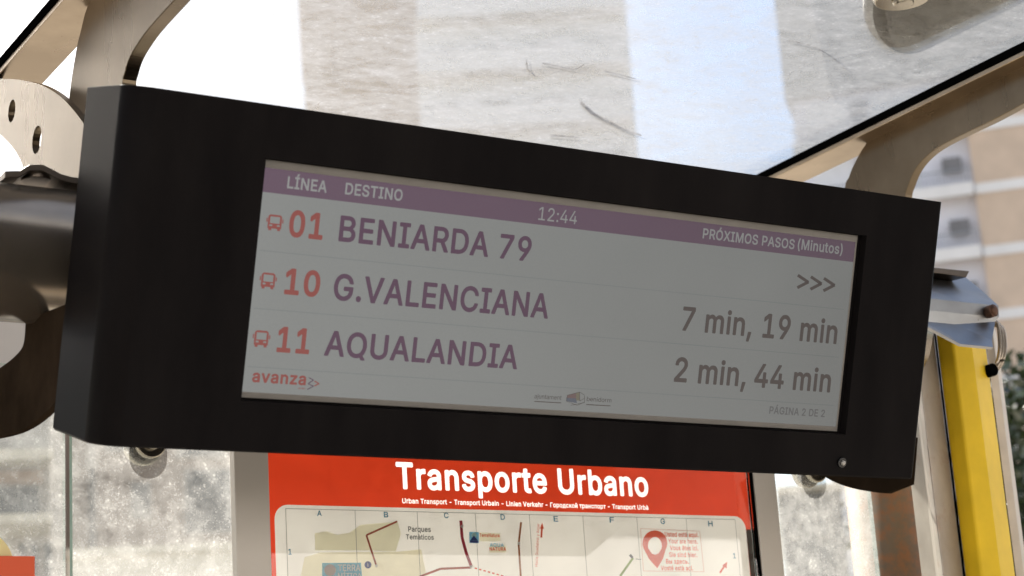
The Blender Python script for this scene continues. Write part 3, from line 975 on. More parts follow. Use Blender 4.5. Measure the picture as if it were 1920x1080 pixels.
    'é': (404, '32,196 34,148 41,118 54,84 70,58 96,29 116,14 146,0 174,-8 218,-10 240,-8 280,1 302,12 328,31 350,54 360,72 366,90 364,92 306,108 303,104 292,82 288,76 276,66 254,54 238,52 228,48 206,48 172,53 152,64 136,74 130,80 112,106 104,128 100,148 100,168 372,168 374,170 372,228 361,280 358,286 336,324 316,345 284,368 266,376 228,386 180,385 170,384 142,376 116,362 98,347 70,318 55,292 40,252 34,226|99,222 103,248 110,270 127,294 138,306 150,314 182,326 200,328 220,327 238,323 262,312 270,306 286,286 296,268 302,250 306,228 306,222|174,428 176,426 228,426 232,430 294,530 292,532 224,532 218,522'),
    'ê': (404, '32,196 34,148 41,118 54,84 70,58 96,29 116,14 146,0 174,-8 218,-10 240,-8 280,1 302,12 328,31 350,54 360,72 366,90 364,92 306,108 303,104 292,82 288,76 276,66 254,54 238,52 228,48 206,48 172,53 152,64 136,74 130,80 112,106 104,128 100,148 100,168 372,168 374,170 372,228 361,280 358,286 336,324 316,345 284,368 266,376 228,386 180,385 170,384 142,376 116,362 98,347 70,318 55,292 40,252 34,226|99,222 103,248 110,270 127,294 138,306 150,314 182,326 200,328 220,327 238,323 262,312 270,306 286,286 296,268 302,250 306,228 306,222|92,438 94,434 154,434 204,493 252,434 314,434 316,436 316,438 232,532 174,532'),
    'í': (166, '50,380 50,0 52,-2 114,-2 116,0 116,380 114,382 52,382|54,428 56,426 106,426 112,434 174,530 172,532 104,532 98,522'),
    'В': (456, '58,508 58,0 60,-2 254,-2 286,0 316,6 342,15 368,30 391,52 402,66 412,88 418,110 420,130 418,164 411,188 404,204 396,218 372,242 364,248 346,257 332,262 318,263 316,264 344,276 362,289 381,308 396,336 400,370 398,400 392,420 382,442 372,458 348,481 326,493 300,503 276,508 250,510 60,510|126,60 126,228 272,228 286,225 306,216 326,201 335,192 347,172 352,156 354,140 349,112 342,96 335,88 328,81 312,72 282,62 270,61|126,288 126,450 246,450 270,448 294,440 308,429 324,412 332,394 333,388 334,368 332,354 328,340 322,326 302,306 286,297 258,288'),
    'д': (428, '10,56 10,-110 12,-112 74,-112 76,-110 76,-2 352,-2 352,-110 354,-112 414,-112 416,-110 416,56 414,58 358,58 358,380 356,382 110,382 108,380 107,374 94,204 80,122 71,102 68,92 51,66 44,58 12,58|117,58 128,76 137,96 147,140 157,198 168,320 294,320 294,58'),
    'е': (404, '32,196 34,148 41,118 54,84 70,58 96,29 116,14 146,0 174,-8 218,-10 240,-8 280,1 302,12 328,31 350,54 360,72 366,90 364,92 306,108 303,104 292,82 288,76 276,66 254,54 238,52 228,48 206,48 172,53 152,64 136,74 130,80 112,106 104,128 100,148 100,168 372,168 374,170 372,228 361,280 358,286 336,324 316,345 284,368 266,376 228,386 180,385 170,384 142,376 116,362 98,347 70,318 55,292 40,252 34,226|99,222 103,248 110,270 127,294 138,306 150,314 182,326 200,328 220,327 238,323 262,312 270,306 286,286 296,268 302,250 306,228 306,222'),
    'з': (344, '30,96 32,74 37,60 48,42 64,26 102,6 144,-6 178,-6 200,-4 222,0 242,7 264,18 297,50 306,66 312,84 314,100 312,126 305,144 294,162 274,180 252,190 230,196 246,201 274,219 282,226 287,234 298,258 300,282 294,316 276,344 264,355 240,372 212,382 192,385 168,386 128,380 92,366 76,355 56,334 49,324 45,316 39,294 38,280 40,278 98,278 101,282 104,296 112,308 122,318 140,327 168,332 192,330 216,319 223,312 228,306 234,292 236,280 234,260 229,250 214,234 202,226 178,219 138,218 136,216 136,172 138,170 168,170 190,168 210,161 224,153 230,148 236,140 244,126 246,112 244,92 238,78 232,70 226,65 212,58 194,52 176,50 150,50 136,55 106,71 98,82 96,96 94,98 32,98'),
    'с': (396, '32,198 34,148 41,118 55,84 70,58 96,29 116,14 144,0 172,-8 228,-10 258,-3 290,9 318,28 327,38 345,58 360,86 364,100 362,104 304,120 301,116 290,88 274,71 262,62 232,50 218,50 210,48 184,50 162,58 138,75 130,82 120,98 108,124 100,160 98,182 100,214 105,242 110,258 120,278 130,294 146,308 162,320 182,326 202,328 222,328 252,320 274,305 285,294 294,280 298,272 299,264 302,260 360,273 364,276 349,310 337,328 306,358 266,378 246,384 230,386 172,384 144,376 116,362 96,347 70,318 53,290 41,258 36,236'),
    'ы': (510, '50,380 50,0 52,-2 234,-1 266,5 278,9 290,14 306,24 340,60 354,98 356,118 354,148 340,186 308,219 290,230 268,240 220,246 116,246 116,380 114,382 52,382|394,380 394,0 396,-2 458,-2 460,0 460,380 458,382 396,382|116,58 116,186 218,186 236,184 254,176 268,168 281,154 288,140 289,134 290,116 288,102 280,88 274,80 268,74 254,66 236,60 218,58'),
    'ь': (388, '50,380 50,0 52,-2 234,-1 266,5 278,9 290,14 306,24 340,60 354,98 356,118 354,148 340,186 308,219 290,230 268,240 220,246 116,246 116,380 114,382 52,382|116,58 116,186 218,186 236,184 254,176 268,168 281,154 288,140 289,134 290,116 288,102 280,88 274,80 268,74 254,66 236,60 218,58'),
  },
  'M': {
    ' ': (188, ''),
    '(': (274, '72,248 73,168 81,100 95,48 112,-4 132,-50 159,-102 168,-112 176,-114 236,-114 244,-112 252,-104 254,-96 253,-90 220,-18 203,26 192,58 178,114 170,172 170,244 182,326 204,414 221,462 252,532 254,540 252,548 244,556 236,558 176,558 168,556 159,546 142,514 129,484 103,410 81,320'),
    ')': (274, '20,540 24,526 53,462 77,386 86,352 100,278 104,214 101,154 98,128 82,60 59,-4 24,-82 20,-96 24,-106 34,-113 96,-114 104,-112 111,-106 136,-60 161,-4 180,52 193,108 200,154 202,214 198,286 181,370 165,430 145,484 111,550 104,556 96,558 38,558 28,554 22,548'),
    ',': (188, '20,-118 21,-124 24,-130 30,-136 38,-138 84,-138 92,-136 100,-128 153,66 154,72 152,80 144,88 136,90 68,90 60,88 52,80 49,68'),
    '-': (454, '96,244 96,188 100,178 110,171 336,170 346,174 353,184 354,244 350,254 340,261 114,262 104,258 98,252'),
    '.': (188, '32,44 35,24 39,12 46,0 54,-8 66,-15 94,-22 120,-17 138,-7 152,10 160,38 157,60 150,76 138,89 116,102 108,104 78,103 54,90 46,82 39,70 35,60'),
    '1': (454, '58,54 59,-4 66,-14 76,-18 390,-18 398,-16 406,-8 408,0 408,54 406,62 400,68 390,72 294,72 294,508 292,516 284,524 276,526 198,526 190,524 78,443 70,434 68,426 68,358 72,348 78,342 86,340 98,344 194,414 194,72 76,72 66,68 60,62'),
    '2': (454, '46,48 47,-4 54,-14 64,-18 390,-18 398,-16 406,-8 408,0 408,56 406,64 398,72 390,74 190,74 308,198 350,246 378,292 394,334 398,352 400,374 390,424 379,452 364,472 348,488 340,496 314,512 290,524 256,532 218,534 190,531 156,521 138,513 108,496 88,476 70,450 56,420 49,384 49,358 52,352 58,346 66,344 128,344 136,346 142,352 145,358 146,382 153,404 167,422 182,433 204,440 220,442 242,440 264,433 276,426 289,414 293,408 300,388 302,376 302,356 289,322 268,292 220,238 50,60'),
    '4': (454, '22,158 22,106 24,98 32,90 40,88 264,88 264,0 268,-10 274,-16 282,-18 342,-18 350,-16 356,-10 360,0 360,88 414,88 422,90 428,96 432,106 432,162 428,172 418,179 360,180 360,318 358,326 352,332 342,336 282,336 274,334 266,326 264,318 264,180 137,180 325,498 328,508 326,516 320,522 310,526 246,526 238,524 231,518 25,168'),
    '7': (454, '44,508 44,452 48,442 58,435 297,434 79,6 78,0 80,-8 86,-14 92,-17 168,-17 174,-14 181,-6 406,440 408,448 407,512 400,522 390,526 62,526 52,522 46,516'),
    '9': (454, '46,360 48,320 54,292 65,262 84,236 108,212 132,197 182,179 210,176 231,178 118,14 114,8 112,0 116,-10 122,-16 130,-18 200,-18 208,-16 216,-8 221,-2 326,150 377,234 397,284 406,320 406,354 404,380 398,410 393,424 384,442 368,466 340,495 318,510 292,522 258,532 232,534 194,532 160,522 134,510 108,492 84,468 68,444 56,418 48,384|144,332 144,372 154,400 174,425 198,438 212,441 230,442 254,438 268,431 278,424 290,412 299,398 306,382 309,364 310,346 306,320 299,304 292,294 278,280 268,273 244,262 208,262 182,274 162,290 153,306'),
    'A': (480, '-2,0 2,-10 8,-16 16,-18 86,-18 96,-14 103,-6 148,124 332,124 379,-6 386,-14 396,-18 462,-18 470,-16 478,-8 480,0 479,6 460,58 293,514 284,524 276,526 202,526 194,524 185,514 3,18|179,216 225,350 237,392 238,392 263,316 273,292 300,216'),
    'B': (456, '42,508 42,0 46,-10 52,-16 60,-18 254,-18 286,-16 322,-9 350,1 380,18 403,40 416,58 428,86 434,110 436,130 433,168 425,196 418,212 408,228 382,254 372,262 361,268 374,277 393,296 410,328 413,342 416,370 413,404 403,436 396,450 384,468 360,493 340,504 310,517 276,524 250,526 60,526 50,522 44,516|142,76 142,212 272,212 280,210 296,203 316,189 323,180 334,162 338,134 335,120 329,106 318,94 300,84 280,78 252,76|142,304 142,434 246,434 268,432 288,424 298,417 311,402 316,392 318,376 317,360 314,348 309,336 305,330 290,317 278,311 256,304'),
    'C': (510, '22,260 26,200 36,154 53,110 78,68 112,32 142,8 178,-8 220,-21 258,-24 294,-24 314,-21 348,-12 392,8 414,24 437,46 462,78 485,130 490,160 488,168 480,176 472,178 404,177 398,174 392,168 383,138 375,124 361,106 348,95 334,87 308,76 296,73 264,70 242,73 218,80 194,91 174,105 156,128 142,152 132,178 124,212 122,264 124,298 131,328 140,356 156,382 174,403 194,417 218,430 246,437 284,438 324,427 348,413 368,394 383,370 388,358 392,340 398,334 404,331 472,330 480,332 488,340 490,350 484,382 464,426 437,464 410,488 370,512 342,522 312,529 274,534 224,530 178,518 142,500 110,477 78,442 53,400 40,366 34,346 26,308'),
    'D': (502, '42,508 42,0 44,-8 52,-16 60,-18 224,-18 270,-14 314,-4 358,14 392,38 426,72 432,82 450,110 466,158 474,192 480,250 476,308 467,356 451,398 443,412 426,438 392,472 360,494 322,512 312,515 274,524 260,525 60,526 50,522 44,516|142,76 142,434 248,433 258,432 282,426 310,413 330,399 340,388 349,378 363,354 373,326 379,288 382,252 373,184 363,160 349,132 328,109 308,95 284,85 260,79 244,77'),
    'E': (418, '42,508 42,0 44,-8 52,-16 60,-18 376,-18 384,-16 392,-8 394,0 394,58 392,66 384,74 376,76 142,76 142,210 356,210 366,214 372,220 374,228 374,286 370,296 360,303 142,304 142,434 376,435 386,442 390,452 390,508 388,516 380,524 372,526 60,526 50,522 44,516'),
    'F': (410, '42,508 42,0 46,-10 56,-17 124,-18 134,-14 140,-8 142,0 142,204 346,204 356,208 362,214 364,222 364,278 360,288 350,295 142,296 142,434 374,435 384,442 388,452 388,508 384,518 378,524 370,526 60,526 50,522 44,516'),
    'G': (520, '22,260 26,202 36,154 53,110 74,72 110,33 138,12 178,-8 190,-12 224,-22 258,-24 298,-23 310,-22 346,-14 380,0 414,22 446,54 466,82 484,122 492,158 496,196 496,256 492,266 486,272 478,274 282,274 274,272 268,266 264,256 264,200 266,192 272,186 282,182 395,182 389,152 380,132 369,114 354,99 336,88 314,78 296,72 264,70 242,73 218,80 194,91 178,103 156,128 141,154 132,178 124,212 122,264 124,298 136,344 140,356 153,380 164,392 174,403 190,415 216,430 236,436 270,438 308,432 334,421 352,407 373,384 381,370 391,342 398,334 404,331 474,330 482,332 490,340 492,348 491,354 476,404 466,424 450,448 412,486 398,496 388,502 342,522 312,529 270,534 222,530 176,518 140,500 112,478 76,442 53,400 40,366 34,346 26,308'),
    'H': (516, '42,508 42,0 46,-10 52,-16 60,-18 124,-18 132,-16 140,-8 142,0 142,214 374,214 374,0 376,-8 384,-16 392,-18 456,-18 466,-14 472,-8 474,0 474,508 470,518 464,524 456,526 392,526 384,524 376,516 374,508 374,306 142,306 142,508 140,516 132,524 124,526 60,526 50,522 44,516'),
    'I': (300, '14,508 14,452 16,444 22,438 32,434 100,434 100,76 32,76 22,72 16,66 14,58 14,0 16,-8 24,-16 32,-18 270,-18 278,-16 286,-8 288,0 288,58 284,68 278,74 270,76 200,76 200,434 270,434 280,438 286,444 288,452 288,508 286,516 278,524 270,526 32,526 22,522 16,516'),
    'L': (392, '42,508 42,0 44,-8 52,-16 60,-18 362,-18 370,-16 378,-8 380,0 380,58 378,66 370,74 362,76 142,76 141,512 134,522 124,526 60,526 50,522 44,516'),
    'M': (628, '42,508 42,0 44,-8 50,-14 60,-18 122,-18 132,-14 139,-4 140,320 147,306 151,288 269,-6 278,-16 286,-18 342,-18 350,-16 359,-6 479,298 486,319 487,-4 494,-14 504,-18 568,-18 576,-16 582,-10 586,0 586,508 584,516 578,522 568,526 476,526 468,524 461,518 340,208 316,135 300,178 296,186 295,194 288,212 167,518 160,524 152,526 60,526 50,522 44,516'),
    'N': (524, '42,508 42,0 46,-10 52,-16 60,-18 124,-18 134,-14 141,-4 142,353 189,276 370,-8 378,-16 386,-18 464,-18 474,-14 480,-8 482,0 482,508 478,518 472,524 464,526 398,526 388,522 381,512 380,168 382,160 382,153 376,162 372,172 363,184 355,198 152,516 144,524 136,526 60,526 50,522 44,516'),
    'O': (534, '22,260 26,200 36,154 53,110 78,68 112,32 142,8 178,-8 218,-21 256,-24 312,-22 356,-8 396,10 422,32 436,46 456,68 480,108 495,144 508,200 512,248 508,308 498,354 481,400 456,442 424,477 392,500 356,518 312,530 270,534 222,530 178,518 138,498 110,477 97,464 78,442 54,402 40,366 36,354 26,308|122,244 124,298 130,324 143,358 157,382 178,405 194,417 220,431 246,437 288,437 316,430 340,417 356,404 377,382 393,354 404,324 410,298 412,244 410,210 402,178 393,154 377,126 356,104 340,91 314,79 292,73 270,70 242,73 218,80 198,89 178,103 157,126 141,154 130,184 124,210'),
    'P': (444, '42,508 42,0 46,-10 56,-17 124,-18 134,-14 140,-8 142,0 142,168 244,168 274,170 318,182 340,192 364,208 390,234 406,258 415,278 421,302 425,326 426,354 424,380 418,406 407,436 388,464 364,488 340,504 312,516 274,524 244,526 60,526 50,522 44,516|142,260 142,434 238,434 260,432 276,428 288,422 300,415 312,402 319,392 326,370 326,326 318,302 311,290 298,278 288,271 274,265 260,262 238,260'),
    'Q': (534, '22,260 25,208 29,186 36,154 53,110 74,74 84,62 112,32 138,10 178,-8 222,-22 256,-24 312,-22 350,-10 383,-56 392,-64 400,-66 468,-66 476,-64 482,-58 486,-48 484,-40 427,36 456,68 471,92 481,110 498,154 508,200 512,248 508,308 498,354 480,402 456,442 436,464 424,477 396,498 350,520 312,530 270,534 222,530 190,522 178,518 142,500 110,477 97,464 78,442 53,400 40,366 34,346 26,308|122,244 124,298 130,324 143,358 157,382 178,405 194,417 220,431 246,437 288,437 316,430 340,417 356,404 377,382 393,354 404,324 410,298 412,244 410,210 402,178 393,154 377,126 356,104 340,91 314,79 292,73 270,70 242,73 218,80 198,89 178,103 157,126 141,154 130,184 124,210'),
    'R': (448, '42,508 42,0 46,-10 52,-16 60,-18 124,-18 132,-16 140,-8 142,0 142,180 236,180 334,-2 344,-14 354,-18 428,-18 438,-14 445,-4 446,0 444,8 339,200 340,202 368,218 392,242 407,266 425,316 428,346 425,388 407,440 392,462 364,490 342,504 312,517 274,524 244,526 60,526 50,522 44,516|142,274 142,434 238,434 272,430 288,425 294,421 315,400 319,394 326,372 328,356 327,340 324,324 319,310 312,300 302,290 288,281 260,274'),
    'S': (446, '20,136 25,102 33,78 50,48 80,17 94,6 122,-7 150,-17 186,-24 216,-26 262,-24 290,-19 332,-6 378,25 387,34 400,52 412,74 424,110 426,132 424,162 419,186 408,210 392,230 376,246 352,264 310,284 288,290 266,298 188,319 154,337 142,348 134,362 134,388 143,408 162,425 178,433 202,440 246,439 272,434 292,423 300,416 307,410 316,394 322,370 330,362 338,360 404,361 410,364 417,374 418,384 416,404 407,432 392,460 366,486 352,498 326,513 296,525 252,533 202,533 164,526 128,513 106,500 84,485 58,456 46,434 36,402 34,368 37,344 41,328 54,300 67,284 84,269 104,254 136,236 258,199 272,196 300,183 322,162 325,158 328,142 327,128 323,116 317,104 296,85 278,76 248,68 202,68 174,74 158,82 146,90 130,110 124,126 121,142 118,146 112,152 104,154 38,154 28,150 22,144'),
    'T': (448, '14,508 14,452 16,444 24,436 32,434 174,434 174,0 178,-10 184,-16 192,-18 256,-18 264,-16 272,-8 274,0 274,434 416,434 424,436 432,444 434,452 434,508 432,516 424,524 416,526 32,526 22,522 16,516'),
    'U': (518, '42,508 43,148 45,134 57,96 70,68 87,46 114,20 146,0 184,-16 218,-24 248,-26 288,-25 300,-24 330,-17 372,0 402,20 430,46 448,72 462,100 473,144 476,170 476,508 472,518 466,524 458,526 392,526 384,524 376,516 374,508 374,172 370,140 350,106 338,93 304,75 264,70 238,71 214,75 184,91 175,98 157,120 147,142 144,154 142,172 142,508 140,516 132,524 124,526 60,526 50,522 44,516'),
    'V': (480, '-2,508 6,482 187,-6 196,-16 204,-18 278,-18 286,-16 295,-6 466,466 479,502 480,508 478,516 470,524 462,526 394,526 386,524 377,514 259,168 252,152 242,116 204,226 101,514 92,524 84,526 16,526 6,522 0,516'),
    'X': (474, '0,0 4,-10 10,-16 18,-18 92,-18 102,-14 113,-2 238,181 282,112 363,-4 372,-14 382,-18 456,-18 464,-16 470,-10 474,0 472,8 297,260 297,264 462,500 464,508 463,512 456,522 446,526 374,526 364,522 355,512 276,400 267,384 246,356 238,341 225,360 220,370 211,382 202,398 125,510 114,522 104,526 30,526 22,524 16,518 12,508 14,500 173,270 179,260 6,14 2,8'),
    'Y': (472, '-2,508 3,494 186,204 186,0 188,-8 196,-16 204,-18 268,-18 276,-16 284,-8 286,0 286,204 472,500 474,508 472,516 464,524 456,526 382,526 372,522 364,514 257,342 246,322 238,303 236,304 230,318 215,338 208,352 110,514 102,522 92,526 16,526 6,522 0,516'),
    'a': (390, '12,112 15,78 22,56 32,36 43,20 52,11 86,-12 134,-26 182,-26 206,-21 222,-15 238,-8 258,6 260,-8 266,-14 272,-17 336,-18 346,-14 352,-8 354,0 354,280 348,302 339,326 326,348 308,366 294,376 276,385 244,397 212,402 172,402 126,393 102,382 70,362 50,342 24,300 22,292 24,284 32,276 94,257 104,257 115,264 119,274 124,282 136,294 146,300 168,311 212,312 232,306 247,294 255,278 258,254 254,249 236,244 164,237 140,232 106,224 70,210 46,193 33,178 18,148|110,94 112,120 122,134 132,139 166,149 184,150 198,154 212,154 258,164 257,126 249,104 242,94 228,80 218,73 192,64 146,65 128,73 120,78 116,82'),
    'b': (424, '34,508 34,0 36,-8 44,-16 52,-18 116,-17 122,-14 128,-8 130,14 146,-2 162,-11 186,-20 206,-24 224,-26 262,-24 300,-12 326,2 353,26 368,46 386,76 399,110 407,160 407,216 399,268 385,302 368,332 344,359 324,374 298,389 266,399 236,402 204,402 186,398 154,383 138,372 132,367 132,508 128,518 122,524 114,526 52,526 42,522 36,516|130,184 132,218 140,254 149,272 157,284 172,298 186,306 198,310 214,312 236,311 254,306 268,298 282,284 300,254 305,236 310,196 308,162 300,124 291,106 283,94 268,80 252,71 236,65 204,65 186,70 164,85 158,92 150,104 137,136 132,160'),
    'c': (396, '16,198 18,148 26,114 39,80 53,54 73,28 84,17 108,0 142,-16 172,-24 228,-26 262,-18 298,-5 328,16 357,46 365,60 376,84 380,102 378,110 372,116 362,121 304,136 296,134 289,128 275,94 264,83 252,75 230,66 218,66 210,64 190,65 170,72 148,87 142,94 134,106 124,126 116,160 114,182 115,206 119,232 124,250 142,282 168,305 184,310 202,312 222,312 244,306 264,293 273,284 283,266 284,260 288,252 294,246 302,244 364,258 372,262 378,268 380,276 373,298 359,326 349,340 314,372 282,389 262,396 230,402 200,402 168,399 136,390 108,376 84,359 58,330 39,298 26,262 21,242 18,228'),
    'd': (424, '16,198 18,148 27,110 38,76 56,46 71,26 80,17 100,2 126,-13 162,-24 188,-26 220,-24 238,-20 258,-13 278,-2 294,13 296,-8 302,-14 308,-17 372,-18 382,-14 388,-8 390,0 390,508 386,518 380,524 372,526 310,526 302,524 294,516 292,508 292,367 274,380 244,396 220,402 188,402 160,399 130,390 104,376 84,361 56,332 37,298 27,268 20,238|114,184 116,218 124,254 144,288 154,297 170,306 182,310 198,312 220,311 238,306 252,298 267,284 275,272 284,254 289,236 294,196 293,170 289,142 284,124 266,92 252,78 238,70 220,65 188,65 170,72 148,87 135,102 124,124 119,144'),
    'e': (404, '16,196 18,148 26,114 40,76 58,46 84,17 108,0 138,-14 174,-24 204,-26 240,-24 284,-14 310,-2 332,12 362,42 374,64 382,90 380,98 374,104 364,109 308,124 298,122 291,116 279,92 270,82 248,69 234,67 226,64 206,64 178,68 160,78 142,92 126,114 119,132 116,152 372,152 380,154 388,162 390,170 388,228 374,290 350,332 341,344 314,368 292,382 274,390 252,397 228,402 180,401 166,399 134,390 104,374 86,359 58,330 39,296 26,260 21,240 18,226|118,238 124,262 132,276 150,294 156,299 172,306 184,310 200,312 226,310 238,306 252,299 265,288 276,272 282,260 288,240 288,238'),
    'h': (410, '34,508 34,0 36,-8 44,-16 52,-18 114,-18 122,-16 130,-8 132,0 132,232 136,258 142,274 150,286 170,303 192,310 212,312 230,309 246,303 261,290 268,280 276,260 278,242 278,0 280,-8 288,-16 296,-18 358,-18 366,-16 374,-8 376,0 376,246 374,272 368,300 358,324 344,348 322,372 304,384 280,395 246,401 222,402 194,399 162,388 140,376 132,368 132,508 128,518 122,524 114,526 52,526 42,522 36,516'),
    'i': (166, '34,380 35,-4 42,-14 52,-18 118,-17 128,-10 132,0 131,384 124,394 114,398 52,398 42,394 36,388|24,494 24,472 27,460 32,450 42,440 54,432 66,427 82,424 106,429 124,439 137,456 144,482 139,506 131,520 124,527 110,535 86,542 60,537 42,526 30,512'),
    'k': (380, '34,508 34,0 36,-8 44,-16 52,-18 114,-18 122,-16 128,-10 132,0 132,132 152,151 276,-6 284,-14 294,-18 372,-18 380,-16 386,-10 389,-4 390,0 386,12 225,214 225,216 242,234 374,368 378,380 376,388 368,396 360,398 284,398 276,396 229,350 132,250 132,508 130,516 122,524 114,526 52,526 42,522 36,516'),
    'm': (610, '34,380 34,0 36,-8 42,-14 52,-18 114,-18 122,-16 130,-8 132,0 132,242 134,258 141,280 146,288 166,304 184,312 214,311 232,305 241,298 249,286 255,274 256,0 258,-8 264,-14 274,-18 336,-18 344,-16 352,-8 354,0 354,262 356,270 362,282 372,296 382,304 402,312 432,311 448,306 460,299 471,288 477,272 478,0 480,-8 488,-16 496,-18 556,-18 564,-16 570,-10 574,0 574,284 566,316 556,336 544,354 522,377 510,386 484,397 460,402 432,404 402,401 384,396 356,382 338,370 320,349 305,368 296,376 282,386 254,400 238,403 202,404 186,400 162,391 130,370 129,384 126,390 120,396 112,398 48,397 38,390'),
    'n': (410, '34,380 34,0 38,-10 44,-16 52,-18 114,-18 122,-16 130,-8 132,0 132,232 136,258 142,274 150,286 170,303 192,310 212,312 230,309 246,303 261,290 268,280 276,260 278,242 278,0 280,-8 288,-16 296,-18 358,-18 368,-14 374,-8 376,0 375,262 366,306 356,328 343,350 320,372 302,384 280,395 246,401 222,402 194,399 162,388 140,376 132,367 130,368 130,380 128,388 120,396 112,398 48,397 38,390'),
    'o': (416, '16,198 18,148 26,114 39,80 58,46 84,17 108,0 136,-14 148,-18 172,-24 200,-26 242,-24 280,-14 310,2 330,17 341,28 356,46 376,78 387,104 396,148 400,184 396,228 390,262 386,274 376,300 356,330 341,348 330,359 310,374 280,390 242,400 216,402 172,400 136,390 104,374 84,359 73,348 58,330 39,298 26,262 21,242 18,228|114,182 116,214 124,250 142,282 156,296 172,307 190,311 214,312 232,310 244,306 260,296 274,282 292,250 297,232 302,194 300,160 292,126 282,106 274,94 268,87 256,78 232,67 214,64 186,66 170,72 148,87 142,94 134,106 124,126 116,160'),
    'p': (424, '34,380 34,-142 38,-152 48,-159 114,-160 124,-156 130,-150 132,-142 132,12 146,-2 166,-13 186,-20 224,-26 266,-23 296,-14 326,2 353,26 368,46 386,76 396,102 400,114 406,148 408,180 406,228 397,274 387,298 368,332 344,359 320,376 296,390 262,400 236,402 204,402 180,396 150,380 138,372 130,365 130,380 128,388 120,396 112,398 48,397 38,390|130,184 132,218 140,254 149,272 157,284 172,298 186,306 198,310 214,312 236,311 254,306 268,298 282,284 300,254 305,236 310,196 308,162 300,124 291,106 283,94 268,80 252,71 236,65 204,65 186,70 164,85 158,92 150,104 137,136 132,160'),
    'q': (424, '16,198 18,148 27,110 38,76 56,46 71,26 80,17 104,0 128,-14 162,-24 188,-26 220,-24 250,-16 274,-4 292,11 292,-142 294,-150 302,-158 310,-160 372,-160 380,-158 386,-152 390,-142 390,380 388,388 382,394 372,398 308,397 302,394 296,388 294,380 294,365 286,372 262,387 244,396 220,402 188,402 164,400 138,393 124,387 104,376 84,361 56,332 39,302 27,268 20,238|114,184 116,218 124,254 144,288 154,297 170,306 182,310 198,312 220,311 238,306 252,298 267,284 275,272 284,254 289,236 294,196 293,170 289,142 284,124 266,92 252,78 238,70 220,65 188,65 170,72 148,87 135,102 124,124 119,144'),
    'r': (260, '34,380 35,-4 42,-14 52,-18 118,-17 128,-10 132,0 132,240 137,266 142,276 150,287 158,293 178,303 202,308 222,308 240,304 248,305 254,308 260,314 262,322 261,388 254,398 244,402 198,401 182,398 156,390 144,384 130,373 128,388 122,394 116,397 52,398 42,394 36,388'),
    's': (364, '18,94 22,78 33,48 48,26 64,10 84,-4 128,-21 150,-24 188,-26 238,-20 268,-10 292,4 306,15 328,40 339,60 348,86 350,108 347,128 343,144 332,166 314,188 272,215 236,227 180,238 160,244 134,258 127,270 126,278 132,294 152,308 164,312 192,314 212,312 224,307 242,290 253,268 264,261 270,260 330,273 338,280 342,290 334,316 326,332 315,348 280,380 246,395 214,402 168,401 132,395 110,387 88,376 72,364 52,344 38,322 31,300 28,272 33,242 42,218 54,202 66,190 84,176 102,167 144,153 204,140 234,129 247,116 250,104 249,94 245,86 234,77 218,68 188,64 158,66 148,68 134,75 128,80 116,96 108,116 102,122 94,124 30,111 22,104'),
    't': (228, '-12,380 -12,328 -8,318 -2,312 6,310 46,310 46,88 51,58 60,32 84,6 98,-4 106,-9 132,-19 160,-22 186,-22 206,-19 222,-14 230,-6 232,4 220,56 216,64 210,70 202,72 178,68 154,70 147,76 144,94 144,310 204,310 212,312 218,318 222,328 222,380 220,388 212,396 204,398 144,398 144,472 142,480 134,488 126,490 64,490 54,486 47,476 46,398 2,397 -8,390'),
    'u': (410, '34,380 35,116 38,96 45,70 54,50 68,28 90,6 106,-6 136,-17 156,-22 184,-24 212,-20 236,-14 264,-1 280,13 282,-8 288,-14 294,-17 358,-18 368,-14 374,-8 376,0 376,380 372,390 366,396 358,398 296,398 288,396 280,388 278,380 278,148 274,122 269,106 262,96 240,77 218,70 204,68 178,70 162,78 150,86 139,104 134,118 132,138 132,380 130,388 122,396 114,398 52,398 42,394 36,388'),
    'Á': (480, '-2,0 2,-10 8,-16 16,-18 86,-18 96,-14 103,-6 148,124 332,124 379,-6 386,-14 396,-18 462,-18 470,-16 478,-8 480,0 479,6 460,58 293,514 284,524 276,526 202,526 194,524 185,514 3,18|179,216 225,350 237,392 238,392 263,316 273,292 300,216|194,558 198,548 204,542 212,540 262,540 272,544 278,550 344,650 346,658 342,668 336,674 328,676 260,676 250,672 243,664 238,654 196,566'),
    'Í': (300, '14,508 14,452 16,444 22,438 32,434 100,434 100,76 32,76 22,72 16,66 14,58 14,0 16,-8 24,-16 32,-18 270,-18 278,-16 286,-8 288,0 288,58 284,68 278,74 270,76 200,76 200,434 270,434 280,438 286,444 288,452 288,508 286,516 278,524 270,526 32,526 22,522 16,516|106,558 110,548 116,542 124,540 174,540 184,544 190,550 256,650 258,658 254,668 248,674 240,676 172,676 162,672 155,664 150,654 108,566'),
    'Ó': (534, '22,260 26,200 36,154 53,110 78,68 112,32 142,8 178,-8 218,-21 256,-24 312,-22 356,-8 396,10 422,32 436,46 456,68 480,108 495,144 508,200 512,248 508,308 498,354 481,400 456,442 424,477 392,500 356,518 312,530 270,534 222,530 178,518 138,498 110,477 97,464 78,442 54,402 40,366 36,354 26,308|122,244 124,298 130,324 143,358 157,382 178,405 194,417 220,431 246,437 288,437 316,430 340,417 356,404 377,382 393,354 404,324 410,298 412,244 410,210 402,178 393,154 377,126 356,104 340,91 314,79 292,73 270,70 242,73 218,80 198,89 178,103 157,126 141,154 130,184 124,210|222,558 226,548 232,542 240,540 290,540 300,544 306,550 372,650 374,658 370,668 364,674 356,676 288,676 278,672 271,664 266,654 224,566'),
